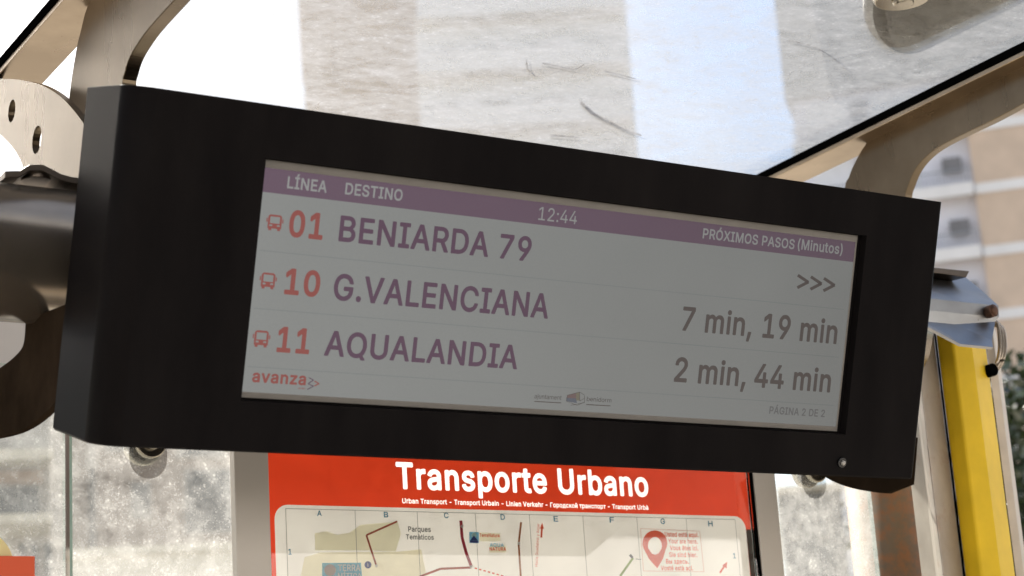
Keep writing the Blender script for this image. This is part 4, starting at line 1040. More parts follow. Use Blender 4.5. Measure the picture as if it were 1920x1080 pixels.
    'à': (390, '12,112 15,78 22,56 32,36 43,20 52,11 86,-12 134,-26 182,-26 206,-21 222,-15 238,-8 258,6 260,-8 266,-14 272,-17 336,-18 346,-14 352,-8 354,0 354,280 348,302 339,326 326,348 308,366 294,376 276,385 244,397 212,402 172,402 126,393 102,382 70,362 50,342 24,300 22,292 24,284 32,276 94,257 104,257 115,264 119,274 124,282 136,294 146,300 168,311 212,312 232,306 247,294 255,278 258,254 254,249 236,244 164,237 140,232 106,224 70,210 46,193 33,178 18,148|110,94 112,120 122,134 132,139 166,149 184,150 198,154 212,154 258,164 257,126 249,104 242,94 228,80 218,73 192,64 146,65 128,73 120,78 116,82|82,530 84,522 89,514 150,420 156,414 166,410 216,410 224,412 230,418 234,428 232,436 188,530 178,544 168,548 100,548 90,544 84,538'),
    'á': (390, '12,112 15,78 22,56 32,36 43,20 52,11 86,-12 134,-26 182,-26 206,-21 222,-15 238,-8 258,6 260,-8 266,-14 272,-17 336,-18 346,-14 352,-8 354,0 354,280 348,302 339,326 326,348 308,366 294,376 276,385 244,397 212,402 172,402 126,393 102,382 70,362 50,342 24,300 22,292 24,284 32,276 94,257 104,257 115,264 119,274 124,282 136,294 146,300 168,311 212,312 232,306 247,294 255,278 258,254 254,249 236,244 164,237 140,232 106,224 70,210 46,193 33,178 18,148|110,94 112,120 122,134 132,139 166,149 184,150 198,154 212,154 258,164 257,126 249,104 242,94 228,80 218,73 192,64 146,65 128,73 120,78 116,82|144,428 148,418 154,412 162,410 212,410 222,414 232,426 294,522 296,530 292,540 286,546 278,548 210,548 200,544 190,530 150,446'),
    'é': (404, '16,196 18,148 26,114 40,76 58,46 84,17 108,0 138,-14 174,-24 204,-26 240,-24 284,-14 310,-2 332,12 362,42 374,64 382,90 380,98 374,104 364,109 308,124 298,122 291,116 279,92 270,82 248,69 234,67 226,64 206,64 178,68 160,78 142,92 126,114 119,132 116,152 372,152 380,154 388,162 390,170 388,228 374,290 350,332 341,344 314,368 292,382 274,390 252,397 228,402 180,401 166,399 134,390 104,374 86,359 58,330 39,296 26,260 21,240 18,226|118,238 124,262 132,276 150,294 156,299 172,306 184,310 200,312 226,310 238,306 252,299 265,288 276,272 282,260 288,240 288,238|158,428 162,418 168,412 176,410 228,410 238,414 246,422 308,522 310,530 306,540 300,546 292,548 224,548 214,544 204,530 164,446'),
    'ê': (404, '16,196 18,148 26,114 40,76 58,46 84,17 108,0 138,-14 174,-24 204,-26 240,-24 284,-14 310,-2 332,12 362,42 374,64 382,90 380,98 374,104 364,109 308,124 298,122 291,116 279,92 270,82 248,69 234,67 226,64 206,64 178,68 160,78 142,92 126,114 119,132 116,152 372,152 380,154 388,162 390,170 388,228 374,290 350,332 341,344 314,368 292,382 274,390 252,397 228,402 180,401 166,399 134,390 104,374 86,359 58,330 39,296 26,260 21,240 18,226|118,238 124,262 132,276 150,294 156,299 172,306 184,310 200,312 226,310 238,306 252,299 265,288 276,272 282,260 288,240 288,238|76,438 77,432 80,426 90,419 158,419 164,422 173,430 204,468 234,430 242,422 248,419 318,419 328,426 332,436 331,444 328,450 254,532 242,544 232,548 174,548 164,544 80,450'),
    'í': (166, '34,380 35,-4 42,-14 52,-18 118,-17 128,-10 132,0 131,384 124,394 114,398 52,398 42,394 36,388|38,428 42,418 48,412 56,410 106,410 116,414 126,426 188,522 190,530 186,540 180,546 172,548 104,548 94,544 84,530 44,446'),
    'В': (456, '42,508 42,0 46,-10 52,-16 60,-18 254,-18 286,-16 322,-9 350,1 380,18 403,40 416,58 428,86 434,110 436,130 433,168 425,196 418,212 408,228 382,254 372,262 361,268 374,277 393,296 410,328 413,342 416,370 413,404 403,436 396,450 384,468 360,493 340,504 310,517 276,524 250,526 60,526 50,522 44,516|142,76 142,212 272,212 280,210 296,203 316,189 323,180 334,162 338,134 335,120 329,106 318,94 300,84 280,78 252,76|142,304 142,434 246,434 268,432 288,424 298,417 311,402 316,392 318,376 317,360 314,348 309,336 305,330 290,317 278,311 256,304'),
    'Г': (402, '42,508 42,0 46,-10 56,-17 124,-18 134,-14 140,-8 142,0 142,434 374,435 384,442 388,452 388,508 384,518 378,524 370,526 60,526 50,522 44,516'),
    'а': (390, '12,112 15,78 22,56 32,36 43,20 52,11 86,-12 134,-26 182,-26 206,-21 222,-15 238,-8 258,6 260,-8 266,-14 272,-17 336,-18 346,-14 352,-8 354,0 354,280 348,302 339,326 326,348 308,366 294,376 276,385 244,397 212,402 172,402 126,393 102,382 70,362 50,342 24,300 22,292 24,284 32,276 94,257 104,257 115,264 119,274 124,282 136,294 146,300 168,311 212,312 232,306 247,294 255,278 258,254 254,249 236,244 164,237 140,232 106,224 70,210 46,193 33,178 18,148|110,94 112,120 122,134 132,139 166,149 184,150 198,154 212,154 258,164 257,126 249,104 242,94 228,80 218,73 192,64 146,65 128,73 120,78 116,82'),
    'д': (428, '-6,56 -6,-110 -4,-118 4,-126 12,-128 74,-128 82,-126 88,-120 92,-110 92,-18 336,-18 336,-110 340,-120 346,-126 354,-128 414,-128 424,-124 430,-118 432,-110 431,60 428,66 418,73 374,74 374,380 370,390 364,396 356,398 110,398 100,394 94,388 91,374 79,212 74,186 72,162 65,126 57,110 54,100 39,76 36,74 12,74 4,72 -4,64|145,74 154,98 172,190 182,304 278,304 278,74'),
    'е': (404, '16,196 18,148 26,114 40,76 58,46 84,17 108,0 138,-14 174,-24 204,-26 240,-24 284,-14 310,-2 332,12 362,42 374,64 382,90 380,98 374,104 364,109 308,124 298,122 291,116 279,92 270,82 248,69 234,67 226,64 206,64 178,68 160,78 142,92 126,114 119,132 116,152 372,152 380,154 388,162 390,170 388,228 374,290 350,332 341,344 314,368 292,382 274,390 252,397 228,402 180,401 166,399 134,390 104,374 86,359 58,330 39,296 26,260 21,240 18,226|118,238 124,262 132,276 150,294 156,299 172,306 184,310 200,312 226,310 238,306 252,299 265,288 276,272 282,260 288,240 288,238'),
    'з': (344, '14,96 17,70 23,52 36,30 56,12 94,-8 102,-11 144,-22 178,-22 200,-20 228,-15 250,-7 272,4 284,13 309,38 319,56 327,78 330,100 327,132 318,154 306,172 294,185 282,194 274,198 294,216 304,232 313,252 316,274 314,300 308,324 288,354 268,374 246,387 222,396 180,402 148,400 122,395 84,380 64,367 40,340 31,324 25,306 22,280 24,272 32,264 40,262 98,262 106,264 114,272 118,288 132,305 146,312 158,315 186,315 208,305 215,296 220,280 219,266 215,258 202,246 196,241 182,236 166,234 138,234 130,232 124,226 120,216 120,172 122,164 130,156 138,154 168,154 188,152 200,148 214,140 223,130 229,120 229,98 225,88 216,78 198,70 176,66 152,66 144,69 116,83 113,88 111,100 108,106 102,112 94,114 28,113 18,106'),
    'й': (410, '34,380 34,0 38,-10 44,-16 52,-18 110,-18 120,-14 126,-8 278,220 278,0 280,-8 288,-16 296,-18 358,-18 368,-14 374,-8 376,0 376,380 372,390 366,396 358,398 300,398 290,394 284,388 270,368 132,158 132,380 130,388 122,396 114,398 52,398 42,394 36,388|88,530 90,510 96,488 104,472 113,458 130,442 160,423 176,418 202,414 226,416 248,422 264,430 278,440 308,472 316,494 322,526 320,538 314,544 308,547 256,547 250,544 244,538 241,520 234,508 222,497 202,494 188,497 176,508 170,518 170,530 168,538 162,544 156,547 102,547 92,540'),
    'к': (376, '34,380 34,0 38,-10 44,-16 52,-18 114,-18 122,-16 128,-10 132,0 132,140 158,140 272,-6 280,-14 290,-18 368,-18 378,-14 384,-8 386,0 382,12 237,196 380,368 384,380 380,390 374,396 366,398 288,398 280,396 269,386 144,234 132,234 132,380 128,390 122,396 114,398 52,398 42,394 36,388'),
    'н': (408, '34,380 34,0 38,-10 44,-16 52,-18 114,-18 122,-16 130,-8 132,0 132,148 276,148 276,0 278,-8 286,-16 294,-18 356,-18 366,-14 372,-8 374,0 374,380 370,390 364,396 356,398 294,398 286,396 278,388 276,380 276,240 132,240 132,380 128,390 122,396 114,398 52,398 42,394 36,388'),
    'о': (416, '16,198 18,148 26,114 39,80 58,46 84,17 108,0 136,-14 148,-18 172,-24 200,-26 242,-24 280,-14 310,2 330,17 341,28 356,46 376,78 387,104 396,148 400,184 396,228 390,262 386,274 376,300 356,330 341,348 330,359 310,374 280,390 242,400 216,402 172,400 136,390 104,374 84,359 73,348 58,330 39,298 26,262 21,242 18,228|114,182 116,214 124,250 142,282 156,296 172,307 190,311 214,312 232,310 244,306 260,296 274,282 292,250 297,232 302,194 300,160 292,126 282,106 274,94 268,87 256,78 232,67 214,64 186,66 170,72 148,87 142,94 134,106 124,126 116,160'),
    'п': (408, '34,380 34,0 38,-10 44,-16 52,-18 114,-18 124,-14 131,-4 132,304 276,304 277,-4 284,-14 294,-18 356,-18 366,-14 372,-8 374,0 374,380 370,390 364,396 356,398 52,398 42,394 36,388'),
    'р': (424, '34,380 34,-142 38,-152 48,-159 114,-160 124,-156 130,-150 132,-142 132,12 146,-2 166,-13 186,-20 224,-26 266,-23 296,-14 326,2 353,26 368,46 386,76 396,102 400,114 406,148 408,180 406,228 397,274 387,298 368,332 344,359 320,376 296,390 262,400 236,402 204,402 180,396 150,380 138,372 130,365 130,380 128,388 120,396 112,398 48,397 38,390|130,184 132,218 140,254 149,272 157,284 172,298 186,306 198,310 214,312 236,311 254,306 268,298 282,284 300,254 305,236 310,196 308,162 300,124 291,106 283,94 268,80 252,71 236,65 204,65 186,70 164,85 158,92 150,104 137,136 132,160'),
    'с': (396, '16,198 18,148 26,114 39,80 53,54 73,28 84,17 108,0 142,-16 172,-24 228,-26 262,-18 298,-5 328,16 357,46 365,60 376,84 380,102 378,110 372,116 362,121 304,136 296,134 289,128 275,94 264,83 252,75 230,66 218,66 210,64 190,65 170,72 148,87 142,94 134,106 124,126 116,160 114,182 115,206 119,232 124,250 142,282 168,305 184,310 202,312 222,312 244,306 264,293 273,284 283,266 284,260 288,252 294,246 302,244 364,258 372,262 378,268 380,276 373,298 359,326 349,340 314,372 282,389 262,396 230,402 200,402 168,399 136,390 108,376 84,359 58,330 39,298 26,262 21,242 18,228'),
    'т': (326, '-12,380 -12,324 -10,316 -2,308 6,306 114,306 115,-4 122,-14 132,-18 194,-18 202,-16 210,-8 212,0 212,306 318,306 328,310 334,316 336,324 336,380 334,388 326,396 318,398 6,398 -4,394 -10,388'),
    'ы': (510, '34,380 34,0 38,-10 44,-16 52,-18 234,-17 270,-10 286,-5 298,0 316,12 354,52 361,68 370,98 372,118 370,148 361,178 352,198 320,231 298,244 274,255 244,260 220,262 132,262 132,380 130,388 122,396 114,398 52,398 42,394 36,388|378,380 379,-4 386,-14 396,-18 462,-17 472,-10 476,0 475,384 468,394 458,398 396,398 386,394 380,388|132,74 132,170 218,170 234,168 258,155 268,144 273,134 273,108 262,92 246,80 234,76 218,74'),
    'ь': (388, '34,380 34,0 38,-10 44,-16 52,-18 234,-17 270,-10 286,-5 298,0 316,12 354,52 361,68 370,98 372,118 370,148 361,178 352,198 320,231 298,244 274,255 244,260 220,262 132,262 132,380 130,388 122,396 114,398 52,398 42,394 36,388|132,74 132,170 218,170 234,168 258,155 268,144 273,134 273,108 262,92 246,80 234,76 218,74'),
  },
  'X': {
    ' ': (188, ''),
    '0': (454, '24,266 26,200 35,146 48,100 64,64 86,34 116,4 144,-14 182,-27 200,-29 252,-29 270,-27 286,-22 304,-16 336,3 370,38 388,64 406,104 419,146 426,198 430,260 426,310 419,362 406,404 392,436 370,470 336,504 308,522 270,535 222,540 182,535 148,524 116,504 86,474 66,444 48,404 34,356 26,308|134,212 134,298 139,328 147,360 155,384 166,404 180,418 192,426 212,434 228,436 244,433 262,426 278,414 299,382 314,332 318,300 320,244 315,182 304,140 299,126 292,114 286,104 274,91 260,81 250,77 244,75 220,74 208,75 194,81 176,94 166,104 155,126 146,152 139,180'),
    '1': (454, '52,54 53,-6 56,-12 64,-20 70,-23 390,-24 402,-20 412,-8 414,0 414,54 410,66 402,74 390,78 300,78 300,508 296,520 284,530 276,532 198,532 188,530 76,449 64,434 62,426 62,358 66,346 74,338 80,335 86,334 100,338 186,402 188,402 188,78 70,77 64,74 56,66'),
    '2': (454, '40,48 40,0 42,-8 52,-20 64,-24 390,-24 402,-20 410,-12 414,0 414,56 410,68 398,78 390,80 204,80 314,196 356,244 382,286 392,308 400,332 404,352 406,374 396,426 385,454 370,474 350,494 342,502 320,516 292,530 256,538 218,540 188,537 144,522 106,502 82,478 66,456 50,422 43,384 43,356 46,350 58,340 66,338 128,338 140,342 148,350 151,356 152,380 158,400 173,420 182,426 190,430 220,436 236,435 256,430 274,420 283,412 290,400 295,384 296,356 283,324 262,294 214,240 44,62'),
    '4': (454, '16,158 17,100 20,94 32,84 40,82 258,82 258,0 262,-12 270,-20 282,-24 342,-24 354,-20 362,-12 366,0 366,82 420,83 426,86 434,94 438,106 438,162 434,174 422,184 414,186 366,186 366,318 362,330 354,338 342,342 282,342 270,338 262,330 258,318 258,186 148,186 329,492 333,502 333,514 330,520 322,528 310,532 246,532 234,528 225,520 21,174'),
    '7': (454, '38,508 39,446 42,440 50,432 56,429 287,428 73,6 72,0 76,-12 84,-20 90,-23 170,-23 176,-20 185,-12 412,438 414,448 413,514 410,520 402,528 390,532 62,532 50,528 42,520'),
    '9': (454, '40,360 42,320 48,290 52,278 62,254 87,224 106,206 124,194 138,188 180,173 219,170 112,16 108,10 106,0 110,-12 118,-20 124,-23 200,-24 208,-22 222,-10 332,148 357,188 383,232 406,292 412,320 412,354 410,380 404,410 399,424 388,448 374,468 342,501 324,514 294,528 264,537 232,540 188,537 158,528 128,514 106,498 78,470 64,450 50,420 43,390|150,334 150,370 158,394 176,419 198,432 222,436 240,435 254,432 266,426 278,416 294,396 298,386 303,364 304,346 300,320 294,306 276,286 266,278 244,268 210,268 184,280 172,288 166,296 158,310'),
    'A': (480, '-8,0 -4,-12 4,-20 10,-23 86,-24 98,-20 109,-8 149,112 152,118 328,118 373,-8 384,-20 396,-24 462,-24 474,-20 482,-12 486,0 481,18 299,516 288,528 276,532 202,532 190,528 181,520 -3,18|188,222 238,373 257,314 267,292 291,222'),
    'C': (510, '16,260 20,200 30,152 47,108 72,66 110,26 136,4 176,-14 218,-27 258,-30 294,-30 320,-26 350,-18 398,4 424,26 443,44 468,76 491,130 496,160 492,172 484,180 472,184 402,183 396,180 388,172 384,164 380,146 373,132 355,108 346,100 312,84 296,79 272,76 250,78 212,89 196,96 180,108 162,130 152,146 138,178 130,214 128,264 130,296 142,344 149,360 162,380 175,396 196,412 218,424 246,431 284,432 318,423 326,419 346,408 362,392 377,370 388,336 396,328 402,325 472,324 484,328 492,336 496,350 491,380 468,432 454,452 443,466 416,492 376,516 344,528 318,534 274,540 218,535 176,524 136,504 108,483 72,444 47,402 34,368 28,346 20,308'),
    'E': (418, '36,508 36,0 40,-12 48,-20 60,-24 376,-24 388,-20 396,-12 400,0 400,58 396,70 384,80 376,82 148,82 148,204 356,204 368,208 376,216 380,228 379,292 376,298 364,308 356,310 148,310 148,428 372,428 380,430 392,440 396,452 396,508 392,520 384,528 372,532 60,532 48,528 40,520'),
    'I': (300, '8,508 8,452 12,440 20,432 32,428 94,428 94,82 32,82 20,78 12,70 8,58 8,0 12,-12 20,-20 32,-24 270,-24 282,-20 290,-12 294,0 294,58 290,70 282,78 270,82 206,82 206,428 270,428 282,432 290,440 294,452 294,508 290,520 282,528 270,532 32,532 20,528 12,520'),
    'M': (628, '36,508 36,0 40,-12 48,-20 60,-24 122,-24 134,-20 142,-12 145,-6 146,285 263,-8 274,-20 286,-24 342,-24 354,-20 363,-12 480,285 480,0 482,-8 492,-20 504,-24 568,-24 580,-20 588,-12 592,0 592,508 588,520 580,528 568,532 476,532 464,528 455,520 334,208 316,154 302,186 301,194 294,214 173,520 164,528 152,532 60,532 48,528 40,520'),
    'N': (524, '36,508 36,0 40,-12 48,-20 60,-24 124,-24 136,-20 144,-12 147,-6 148,332 185,272 364,-10 374,-20 386,-24 464,-24 476,-20 484,-12 488,0 488,508 484,520 476,528 464,532 398,532 386,528 378,520 375,514 374,180 368,186 359,204 160,516 148,528 136,532 54,531 48,528 40,520'),
    'Q': (534, '16,260 19,208 23,184 30,152 47,108 72,66 110,26 136,4 176,-14 222,-28 256,-30 312,-28 348,-17 377,-58 388,-68 394,-71 468,-72 480,-68 488,-60 492,-48 488,-34 435,36 462,66 484,102 504,152 514,200 518,248 514,308 504,356 484,408 462,444 442,466 426,483 398,504 352,526 318,535 270,540 222,536 190,528 176,524 136,504 108,483 91,466 72,444 47,402 34,368 28,346 20,308|128,244 130,296 136,324 147,354 162,380 180,399 196,412 222,425 246,431 288,431 316,424 338,412 354,398 372,380 387,354 398,324 404,296 406,244 404,212 396,178 387,154 372,128 354,110 338,96 312,85 292,79 270,76 242,79 218,86 198,95 180,109 162,128 147,154 136,184 130,212'),
    'R': (448, '36,508 36,0 40,-12 48,-20 60,-24 124,-24 136,-20 144,-12 148,0 148,174 232,174 330,-6 342,-20 354,-24 428,-24 440,-20 448,-12 451,-6 452,0 450,10 346,198 370,212 398,240 413,264 431,314 434,346 431,390 413,442 398,464 366,496 348,508 312,523 274,530 244,532 60,532 48,528 40,520|148,280 148,428 238,428 260,426 286,419 296,412 306,402 313,392 318,380 321,366 322,348 318,324 314,314 306,302 300,296 286,287 260,280'),
    'T': (448, '8,508 8,452 12,440 20,432 32,428 168,428 169,-6 172,-12 180,-20 186,-23 256,-24 264,-22 276,-12 280,0 280,428 416,428 428,432 436,440 440,452 440,508 438,516 428,528 416,532 32,532 20,528 12,520'),
    'U': (518, '36,508 37,148 39,132 44,116 51,96 64,66 81,44 102,24 112,14 140,-4 176,-20 218,-30 248,-32 288,-31 306,-29 332,-23 346,-18 378,-4 404,14 436,44 452,66 468,98 479,144 482,170 482,508 478,520 470,528 458,532 392,532 380,528 370,516 368,508 368,172 364,142 344,108 332,97 300,80 264,76 238,77 218,80 184,98 160,126 150,154 148,172 148,508 144,520 136,528 124,532 60,532 48,528 40,520'),
    'a': (390, '6,112 9,76 16,54 28,30 37,18 50,5 84,-18 134,-32 182,-32 202,-28 238,-15 252,-6 254,-6 256,-12 264,-20 276,-24 336,-24 348,-20 356,-12 360,0 360,280 351,312 342,334 332,350 310,372 300,380 278,391 244,403 212,408 172,408 126,399 96,386 68,368 44,344 18,302 16,292 17,286 20,280 28,272 92,251 106,251 112,254 121,262 125,272 130,280 138,288 150,296 174,306 210,306 228,301 241,292 250,274 252,256 236,250 148,240 104,230 64,214 44,199 29,182 12,150|116,96 118,120 124,128 132,133 166,143 184,144 198,148 212,148 252,156 251,126 246,112 236,96 226,86 214,78 190,70 146,71 130,78 122,84'),
    'b': (424, '28,508 28,0 32,-12 40,-20 52,-24 112,-24 124,-20 132,-12 135,-6 135,0 136,0 144,-8 156,-15 184,-26 214,-31 236,-32 268,-29 288,-23 298,-20 328,-4 359,24 374,44 390,70 405,110 412,148 414,196 412,228 406,264 393,300 377,328 360,350 346,365 326,380 298,396 268,405 236,408 198,407 178,402 138,380 138,508 134,520 126,528 114,532 46,531 40,528 32,520|136,184 138,218 146,254 154,270 163,282 174,292 190,301 204,305 214,306 236,305 250,301 266,293 276,282 294,252 300,230 304,196 303,172 299,144 294,124 286,108 277,96 266,85 252,77 236,71 204,71 186,77 166,91 153,112 141,144'),
    'e': (404, '10,196 12,148 19,116 33,76 42,60 52,44 82,11 102,-4 142,-22 174,-30 218,-32 258,-27 292,-18 316,-6 334,6 362,34 368,40 377,56 387,84 388,90 386,98 376,110 364,115 306,130 294,126 285,118 274,94 270,90 254,78 248,75 232,73 226,70 196,71 178,74 150,92 142,100 130,120 124,138 124,146 372,146 384,150 394,162 396,170 396,202 393,234 382,286 366,318 354,338 347,346 330,363 316,374 290,390 254,403 228,408 198,408 164,405 132,396 102,380 84,365 52,332 33,298 20,262 15,240 12,226|125,244 129,258 138,274 158,294 178,302 200,306 220,305 238,300 250,294 259,286 268,274 277,256 280,246 280,244'),
    'n': (410, '28,380 28,0 32,-12 40,-20 52,-24 114,-24 126,-20 134,-12 138,0 138,232 142,258 146,268 153,280 172,297 196,305 212,306 228,303 242,298 252,291 265,274 271,254 272,0 274,-8 284,-20 296,-24 358,-24 370,-20 378,-12 382,0 382,246 380,272 374,302 364,326 349,352 322,378 308,388 280,401 246,407 222,408 192,405 164,396 136,380 135,380 135,386 132,392 124,400 118,403 52,404 40,400 32,392'),
    'o': (416, '10,198 12,148 20,112 33,78 52,44 82,11 102,-4 140,-22 166,-29 200,-32 242,-30 282,-20 312,-4 332,11 347,26 362,44 380,72 393,104 402,148 406,184 402,228 396,262 392,276 380,306 362,332 347,350 332,365 312,380 282,396 248,405 216,408 172,406 134,396 102,380 82,365 67,350 52,332 33,300 20,264 15,242 12,228|120,182 122,214 130,250 138,266 148,280 174,301 202,306 226,305 240,301 258,290 268,280 278,266 286,250 292,226 296,194 295,170 291,144 286,126 278,110 268,96 258,86 242,77 226,71 190,71 176,76 158,86 148,96 138,110 130,126 123,154'),
    'p': (424, '28,380 28,-142 32,-154 40,-162 46,-165 114,-166 126,-162 134,-154 138,-142 138,-2 144,-8 156,-15 184,-26 224,-32 262,-30 298,-20 328,-4 359,24 374,44 390,70 405,110 413,160 414,196 412,228 403,274 393,300 374,334 346,365 326,380 298,396 262,406 236,408 204,408 178,402 156,391 136,378 132,392 124,400 118,403 52,404 40,400 32,392|136,184 138,218 146,254 154,270 163,282 174,292 190,301 204,305 214,306 236,305 250,301 266,293 276,282 294,252 300,230 304,196 303,172 299,144 294,124 286,108 277,96 266,85 252,77 236,71 204,71 186,77 166,91 153,112 141,144'),
    'r': (260, '28,380 29,-6 32,-12 40,-20 46,-23 120,-23 126,-20 134,-12 138,0 138,240 143,264 152,281 164,289 180,297 202,302 222,302 244,298 256,302 264,310 268,322 267,390 264,396 256,404 244,408 208,408 184,405 156,396 138,388 136,385 132,392 124,400 118,403 52,404 40,400 32,392'),
    's': (364, '12,94 16,76 27,46 42,24 62,4 78,-8 128,-27 162,-31 188,-32 238,-26 274,-14 294,-2 308,9 332,34 345,58 353,80 356,102 355,116 351,138 340,166 328,182 316,194 278,219 238,233 180,244 160,250 136,264 132,276 137,290 142,296 156,304 172,307 192,308 214,305 226,298 240,282 247,266 256,258 262,255 276,255 330,267 336,270 344,278 348,290 340,318 330,338 321,350 286,384 246,401 214,408 168,407 132,401 108,393 82,380 70,370 46,346 34,328 25,302 22,278 23,264 27,242 38,212 48,200 64,184 78,172 108,158 142,147 204,134 226,126 236,120 241,114 243,110 244,100 238,88 232,82 216,74 188,70 166,71 148,74 136,80 128,88 120,102 114,118 106,126 92,130 30,117 24,114 16,106'),
    't': (228, '-18,380 -18,328 -14,316 -6,308 0,305 40,304 40,88 45,56 56,26 82,0 96,-10 104,-15 132,-25 160,-28 186,-28 206,-25 226,-18 234,-10 238,4 226,58 222,66 214,74 202,78 178,74 156,76 152,80 150,94 150,304 204,304 216,308 224,316 228,328 228,380 224,392 216,400 204,404 150,404 150,472 146,484 138,492 126,496 64,496 52,492 44,484 41,478 40,404 6,404 -2,402 -14,392'),
    'v': (390, '-6,380 1,356 141,-12 150,-20 162,-24 226,-24 238,-20 249,-8 392,364 396,380 392,392 384,400 372,404 304,404 292,400 283,392 194,145 185,174 105,392 96,400 84,404 18,404 6,400 -2,392'),
    'z': (380, '18,46 19,-6 22,-12 30,-20 36,-23 338,-24 350,-20 358,-12 362,0 362,56 358,68 350,76 338,80 172,80 352,316 356,330 356,380 352,392 344,400 332,404 48,404 36,400 28,392 24,380 24,322 28,310 36,302 48,298 207,298 25,64 20,56'),
    'Í': (300, '8,508 8,452 12,440 20,432 32,428 94,428 94,82 32,82 20,78 12,70 8,58 8,0 12,-12 20,-20 32,-24 270,-24 282,-20 290,-12 294,0 294,58 290,70 282,78 270,82 206,82 206,428 270,428 282,432 290,440 294,452 294,508 290,520 282,528 270,532 32,532 20,528 12,520|100,558 104,546 112,538 118,535 174,534 186,538 196,548 260,644 264,658 260,670 252,678 240,682 172,682 160,678 151,670 144,656 102,568'),
  },
}


def text_mesh(s, off=0.0, shear=0.0):
    """a filled flat mesh of one line of text, from the glyph outlines above (three weights)"""
    wt = 'R' if off < 0.008 else ('X' if off > 0.024 else 'M')
    k = (s, wt, shear)
    if k in _txt:
        return _txt[k]
    cu = bpy.data.curves.new("lettering", 'CURVE')
    cu.dimensions = '2D'
    cu.fill_mode = 'BOTH'
    x = 0.0
    for ch in s:
        adv, enc = GLYPHS[wt][ch]
        for lp in (enc.split('|') if enc else []):
            P = [tuple(int(t) for t in w.split(',')) for w in lp.split(' ')]
            sp = cu.splines.new('POLY')
            sp.points.add(len(P) - 1)
            for t, (a, b) in enumerate(P):
                sp.points[t].co = ((x + a + shear * b) / 1000, b / 1000, 0, 1)
            sp.use_cyclic_u = True
        x += adv + {'R': 2, 'M': 24, 'X': 38}[wt]
    o = bpy.data.objects.new("lettering", cu)
    me = o.to_mesh()
    vs = [v.co.copy() for v in me.vertices]
    fs = [tuple(p.vertices) for p in me.polygons]
    o.to_mesh_clear()
    bpy.data.objects.remove(o)
    bpy.data.curves.remove(cu)
    _txt[k] = (vs, fs)
    return vs, fs


CAPH = 0.508


def lettering(name, s, p0, p1, capv, mat, parent, place, off=0.0, shear=0.0):
    """place(a, b) -> world point of plane coords; p0 and p1 plane coords of the baseline's two ends"""
    vs, fs = text_mesh(s, off, shear)
    x0 = min(v.x for v in vs)
    x1 = max(v.x for v in vs)
    grow = 0.002 if off < 0.008 else (0.024 if off > 0.024 else 0.018)
    sy = capv / (CAPH + grow * 2)
    bm = bmesh.new()
    V = []
    for v in vs:
        t = (v.x - x0) / (x1 - x0)
        a = p0[0] + (p1[0] - p0[0]) * t
        b = p0[1] + (p1[1] - p0[1]) * t + (v.y + grow) * sy
        V.append(bm.verts.new(place(a, b)))
    for q in fs:
        try:
            bm.faces.new([V[i] for i in q])
        except ValueError:
            pass
    return link(name, bm, mat, parent)


def stext(name, s, p0, p1, top, mat, off=0.02, shear=0.0):
    """lettering on the screen; p0, p1 baseline ends, top a point at cap height above p0, all in the photograph"""
    a = buv(*p0, W3)
    b = buv(*p1, W3)
    c = buv(p0[0] + 3, top, W3)
    vm = (a[1] + b[1]) / 2
    return lettering(name, s, (a[0], vm), (b[0], vm), c[1] - a[1], mat, screen, lambda u, v: B(u, v, W3), off, shear)


stext("heading_text", "LÍNEA", (538, 353), (612, 361.5), 330.5, L_HEAD, 0.018)
stext("heading_text", "DESTINO", (646.5, 364.5), (754, 377), 342.5, L_HEAD, 0.018)
stext("clock_text", "12:44", (1009, 412.5), (1081, 420.5), 388, L_HEAD, -0.004)
stext("heading_text", "PRÓXIMOS PASOS", (1317, 447.5), (1489, 467), 428.5, L_HEAD, 0.016)
stext("heading_text", "(Minutos)", (1495, 467), (1579, 477.5), 447.5, L_HEAD, 0.010, 0.0)
stext("route_number", "01", (540, 443.5), (604, 450), 393, L_RED, 0.030)
stext("route_number", "10", (532, 552.5), (598, 556.5), 503, L_RED, 0.030)
stext("route_number", "11", (518, 660), (579, 664.5), 611.5, L_RED, 0.030)
stext("destination_name", "BENIARDA 79", (634, 454), (994, 489), 405, L_VIOLET, 0.020)
stext("destination_name", "G.VALENCIANA", (623.5, 563), (1027, 597), 513, L_VIOLET, 0.020)
stext("destination_name", "AQUALANDIA", (607, 667), (969, 692.5), 619, L_VIOLET, 0.020)
stext("arrival_time", "7 min,", (1277, 620), (1408, 631), 574.5, L_BROWN, 0.016)
stext("arrival_time", "19 min", (1429, 633), (1568, 645.5), 587, L_BROWN, 0.016)
stext("arrival_time", "2 min,", (1263, 716), (1397, 725), 669.5, L_BROWN, 0.016)
stext("arrival_time", "44 min", (1413, 726), (1556, 736), 681, L_BROWN, 0.016)
stext("page_text", "PÁGINA 2 DE 2", (1442, 776), (1546, 782), 762, L_FAINT, 0.012)
stext("company_logo", "avanza", (472, 717.5), (573, 721.5), 694.0, L_RED, 0.030)
stext("council_text", "ajuntament", (1002, 747), (1052.5, 749.5), 739, L_BROWN, 0.0)
stext("council_text", "benidorm", (1100, 752), (1146, 754.5), 744, L_BROWN, 0.0)


def spolys(name, polys, mat, w=W3):
    face_obj(name, [bpoly(p, w) for p in polys], mat, screen)


def band(p, q, th):
    """thin bar between two photograph points"""
    dx, dy = q[0] - p[0], q[1] - p[1]
    L = math.hypot(dx, dy)
    nx, ny = -dy / L * th / 2, dx / L * th / 2
    return [(p[0] + nx, p[1] + ny), (p[0] - nx, p[1] - ny), (q[0] - nx, q[1] - ny), (q[0] + nx, q[1] + ny)]


